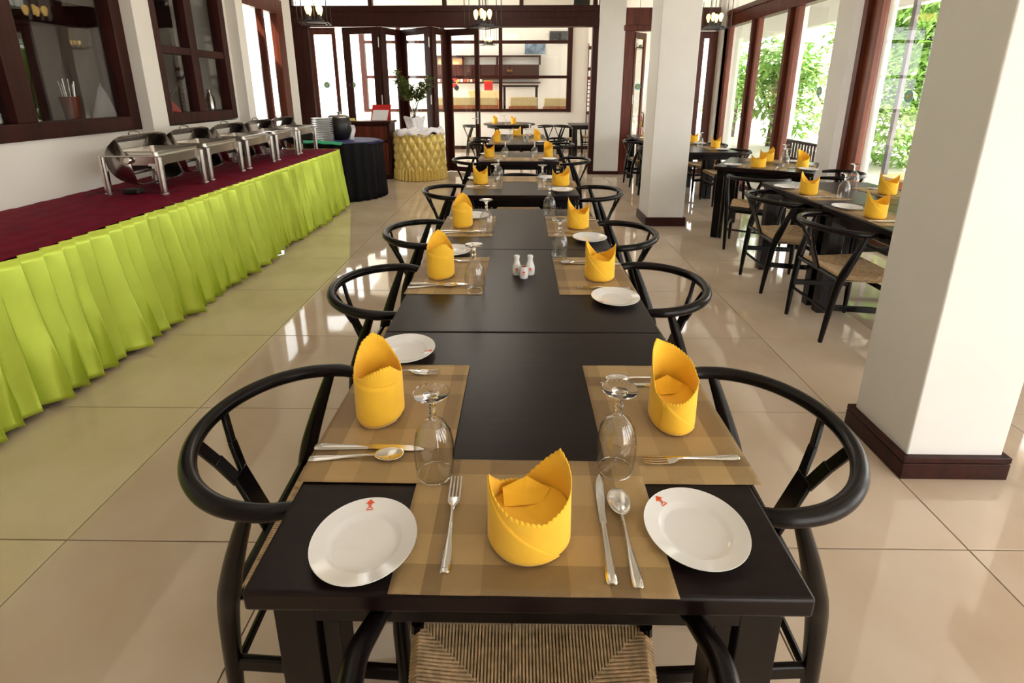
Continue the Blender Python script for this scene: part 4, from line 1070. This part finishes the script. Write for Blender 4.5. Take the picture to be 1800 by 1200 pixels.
MB().box(-.13, .13, -.05, .05, 0, .27).build('box_body', REDM, rb, bevel=.01); MB().box(-.14, .14, -.055, .055, .27, .285).build('box_lid', YEL, rb, bevel=.003)
pc = MB().box(-.33, .33, -.015, .015, 0, .42).build('wall_picture', M('picture_print', rgb(120, 140, 160), .4, var=.8, vscale=5), bevel=.004); pc.location = (.52, 17.57, 2.62)
tag(pc, 'blue and green framed picture on the lounge wall', 'picture')
tvs = MB().box(-.32, .32, -.03, .03, 0, .36).build('wall_television', BLKMET, bevel=.01); tvs.location = (1.3, 17.55, 2.95)
tag(tvs, 'black television high on the lounge wall', 'television')
# extinguisher on a white wall piece outside the right door
struct(MB().box(2.52, 2.62, 10.4, 13.5, 0, 3.5).build('wall_side', WALLM, smooth=False))
fe = tag(empty('fire_extinguisher', (2.44, 10.6, .62)), 'red fire extinguisher on the wall beyond the right door', 'extinguisher')
MB().lathe([(0, 0), (.05, 0), (.055, .02), (.055, .33), (.045, .38), (.018, .41), (.018, .43)], 20).build('cylinder', REDM, fe)
MB().lathe([(.0555, .14), (.0555, .26)], 20).build('paper_band', YEL, fe, solid=.001)
MB().box(-.03, .03, -.01, .01, .43, .46).tube([(.02, 0, .45), (.07, 0, .40), (.065, 0, .15)], .009, 8, 4).build('valve_and_hose', BLKMET, fe)
gb = tag(empty('green_planter', (2.25, 12.6, .0)), 'emerald green low planter box outside the right door', 'planter')
MB().box(-.18, .24, -.2, .2, 0, .62).build('planter_wall', TEALC, gb, bevel=.01); MB().box(-.15, .21, -.16, .16, .62, .63).build('soil', BARK, gb)

# ------------------------------------------------------------------ outside right: bench, drum stool, posts, hedge
bn = tag(empty('garden_bench', (4.55, 8.15, 0)), 'dark brown slatted bench outside the side windows', 'bench')
for k in range(15): MB().box(-.012, .012, -.62+k*.0886-.014, -.62+k*.0886+.014, .42, .66).build('back_slat', DARKRED, bn)
MB().box(-.02, .02, -.66, .66, .655, .70).build('top_rail', DARKRED, bn, bevel=.004); MB().box(-.02, .02, -.66, .66, .38, .42).build('lower_rail', DARKRED, bn, bevel=.004)
MB().box(-.45, .0, -.66, .66, .34, .38).build('seat', DARKRED, bn, bevel=.004)
for s in (-1, 1):
    for x in (-.42, 0): MB().box(x-.025, x+.025, s*.63-.025, s*.63+.025, 0, .66 if x == 0 else .34).build('leg', DARKRED, bn)
ds = tag(empty('drum_stool', (4.9, 6.35, 0)), 'round golden wooden drum stool outside by the hedge window', 'stool')
MB().lathe([(0, 0), (.3, 0), (.33, .2), (.3, .42), (0, .42)], 28).build('drum', WARMWOOD, ds); MB().lathe([(0, .42), (.32, .42), (.32, .45), (0, .45)], 28).build('seat_board', CREAM, ds)
for k, (x, y, m_, w_, lab) in enumerate([(4.7, 6.60, GREYMET, .022, 'slim dark steel post outside the hedge window'), (4.6, 6.86, COLM, .05, 'white round veranda post outside beside the thick brown door post'),
                     (5.2, 10.3, COLM, .16, 'white round post outside the middle side window'), (5.2, 13.2, COLM, .16, 'white round post outside the farthest side window')]):
    o = (MB().box(-w_, w_, -w_*1.4, w_*1.4, 0, 3.2) if m_ is GREYMET else MB().lathe([(w_*1.2, 0), (w_*1.2, .1), (w_, .12), (w_, 3.2)], 20)).build('outdoor_post', m_)
    o.location = (x, y, -.03); tag(o, lab, 'post', 'posts outside the side windows')
struct(MB().box(3.62, 6.2, -2.4, 16, 3.15, 3.3).box(6.0, 6.2, -2.4, 16, 2.75, 3.15).build('outdoor_canopy', COLM, smooth=False))
def shrub(name, x, y, w, h, n, seed, lab, cat, leaf=.16, trunk=True, z0=.3, asp=1.0):
    r = tag(empty(name, (x, y, -.03)), lab, cat, 'greenery outside the windows'); rnd = random.Random(seed)
    b = MB(); blobs = [(rnd.uniform(-w, w)*.65, rnd.uniform(-w, w)*asp*.65, rnd.uniform(z0+.3, h-.3), rnd.uniform(.35, .6)*w) for _ in range(16 if n < 8000 else 34)]
    for _ in range(n):
        bx, by, bz, br = rnd.choice(blobs); v = Vector((rnd.gauss(0, 1), rnd.gauss(0, 1), rnd.gauss(0, 1))).normalized()*br*rnd.uniform(.75, 1.05)
        az = rnd.uniform(0, 6.28); d = Vector((cos(az), sin(az), rnd.uniform(-.7, .5)))+v.normalized()*.6
        leafquad(b, (bx+v.x, by+v.y, max(.05, bz+v.z)), d, leaf*rnd.uniform(.6, 1.3), leaf*.42)
    o = b.build('foliage', LEAFM, r, smooth=False); o['kind'] = 'stuff'
    t = MB().tube([(0, 0, 0), (.05, .03, h*.4), (-.03, .05, h*.75)], [.07, .05, .02], 8, 3)
    for k in range(6):
        a = k*1.05; t.tube([(0, 0, h*.3), (w*.5*cos(a), w*.5*sin(a), h*.6)], [.03, .01], 6)
    t.build('trunk', BARK, r)
shrub('hedge_shrub', 8.6, 10.9, 1.9, 4.6, 16000, 1, 'dense hedge outside the window beside the big column', 'shrub', .22)
shrub('hedge_shrub', 12.2, 14.5, 1.6, 3.4, 4000, 2, 'pale green hedge farther along behind the steel post', 'shrub', .16)
shrub('plumeria_tree', 7.0, 14.6, 1.0, 2.9, 2200, 3, 'broad-leaved tree outside the middle side window', 'tree', .26)
shrub('plumeria_tree', 7.2, 17.6, 1.0, 2.8, 1600, 4, 'broad-leaved tree farther off outside the side windows', 'tree', .24)
shrub('plumeria_tree', 10.5, 18.2, 1.2, 3.0, 1600, 5, 'bushy tree far outside beyond the right corner', 'tree', .22)
shrub('hedge_shrub', 2.9, 19.6, .8, 2.4, 900, 6, 'small shrub beyond the right back door', 'shrub', .16)
# pole outside the left opening
pl = MB().tube([(0, 0, 0), (0, 0, 3.2)], .04, 12).build('outdoor_post', GREYMET); pl.location = (-4.6, 9.6, -.03); tag(pl, 'grey pole outside the left glass opening', 'post')

# ------------------------------------------------------------------ things behind the kitchen windows
bh = MB().tube([(-3.60, 5.16, 1.245), (-3.425, 5.76, 1.88)], .011, 8).build('leaning_stick', CABLE); tag(bh, 'dark stick leaning behind the lower left pane of the second window', 'stick')
fk = tag(empty('vacuum_flask', (-3.53, 6.0, 1.24)), 'steel vacuum flask standing in the second left window', 'flask')
MB().lathe([(0, 0), (.045, 0), (.048, .02), (.048, .15), (.03, .20), (.018, .22), (.018, .25), (.02, .26), (0, .262)], 24).build('body', STEEL, fk)
MB().tube([(.0, -.045, .17), (.0, -.085, .15), (.0, -.085, .07), (.0, -.048, .05)], .007, 8, 4).build('handle', BLKMET, fk)
def heap(name, loc, w, h, m, lab, seed):
    rnd = random.Random(seed); p = [rnd.uniform(0, 6) for _ in range(4)]
    o = MB().grid(28, 10, lambda u, v: ((w*v)*(1+.15*sin(u*6.28*3+p[0]))*cos(u*6.28), (w*.6*v)*sin(u*6.28), h*(1-v**1.6)*(1+.25*sin(u*6.28*2+p[1])+.15*sin(u*25+p[2]))), wrap=True).build(name, m)
    o.location = loc; tag(o, lab, 'cloth'); return o
heap('red_cloth', (-3.66, 5.46, 1.242), .13, .13, REDM, 'crumpled red cloth heap inside the second left window', 2)
heap('grey_cloth', (-3.74, 4.70, 1.242), .11, .26, TULLE, 'crumpled pale cloth bundle inside the first left window', 5)
kb_ = tag(empty('utensil_holder', (-3.68, 4.28, 1.242)), 'brown utensil holder on the kitchen counter', 'holder')
MB().lathe([(0, 0), (.05, 0), (.07, .2), (.06, .2), (.045, .01)], 20).build('cup', REDWOOD, kb_)
for k in range(6): MB().tube([(.02*cos(k), .02*sin(k), .02), (.05*cos(k), .05*sin(k), .30+.02*(k % 3))], .006, 6).build('utensil', STEELD, kb_)
sp = tag(empty('serving_tray', (-3.56, 4.42, 1.242)), 'flat steel tray lying in front of the utensil holder', 'tray')
MB().box(-.1, .1, -.16, .16, 0, .012).build('tray_base', STEEL, sp, bevel=.004); MB().box(.085, .1, -.16, .16, .012, .03).build('tray_rim', STEEL, sp, bevel=.003)
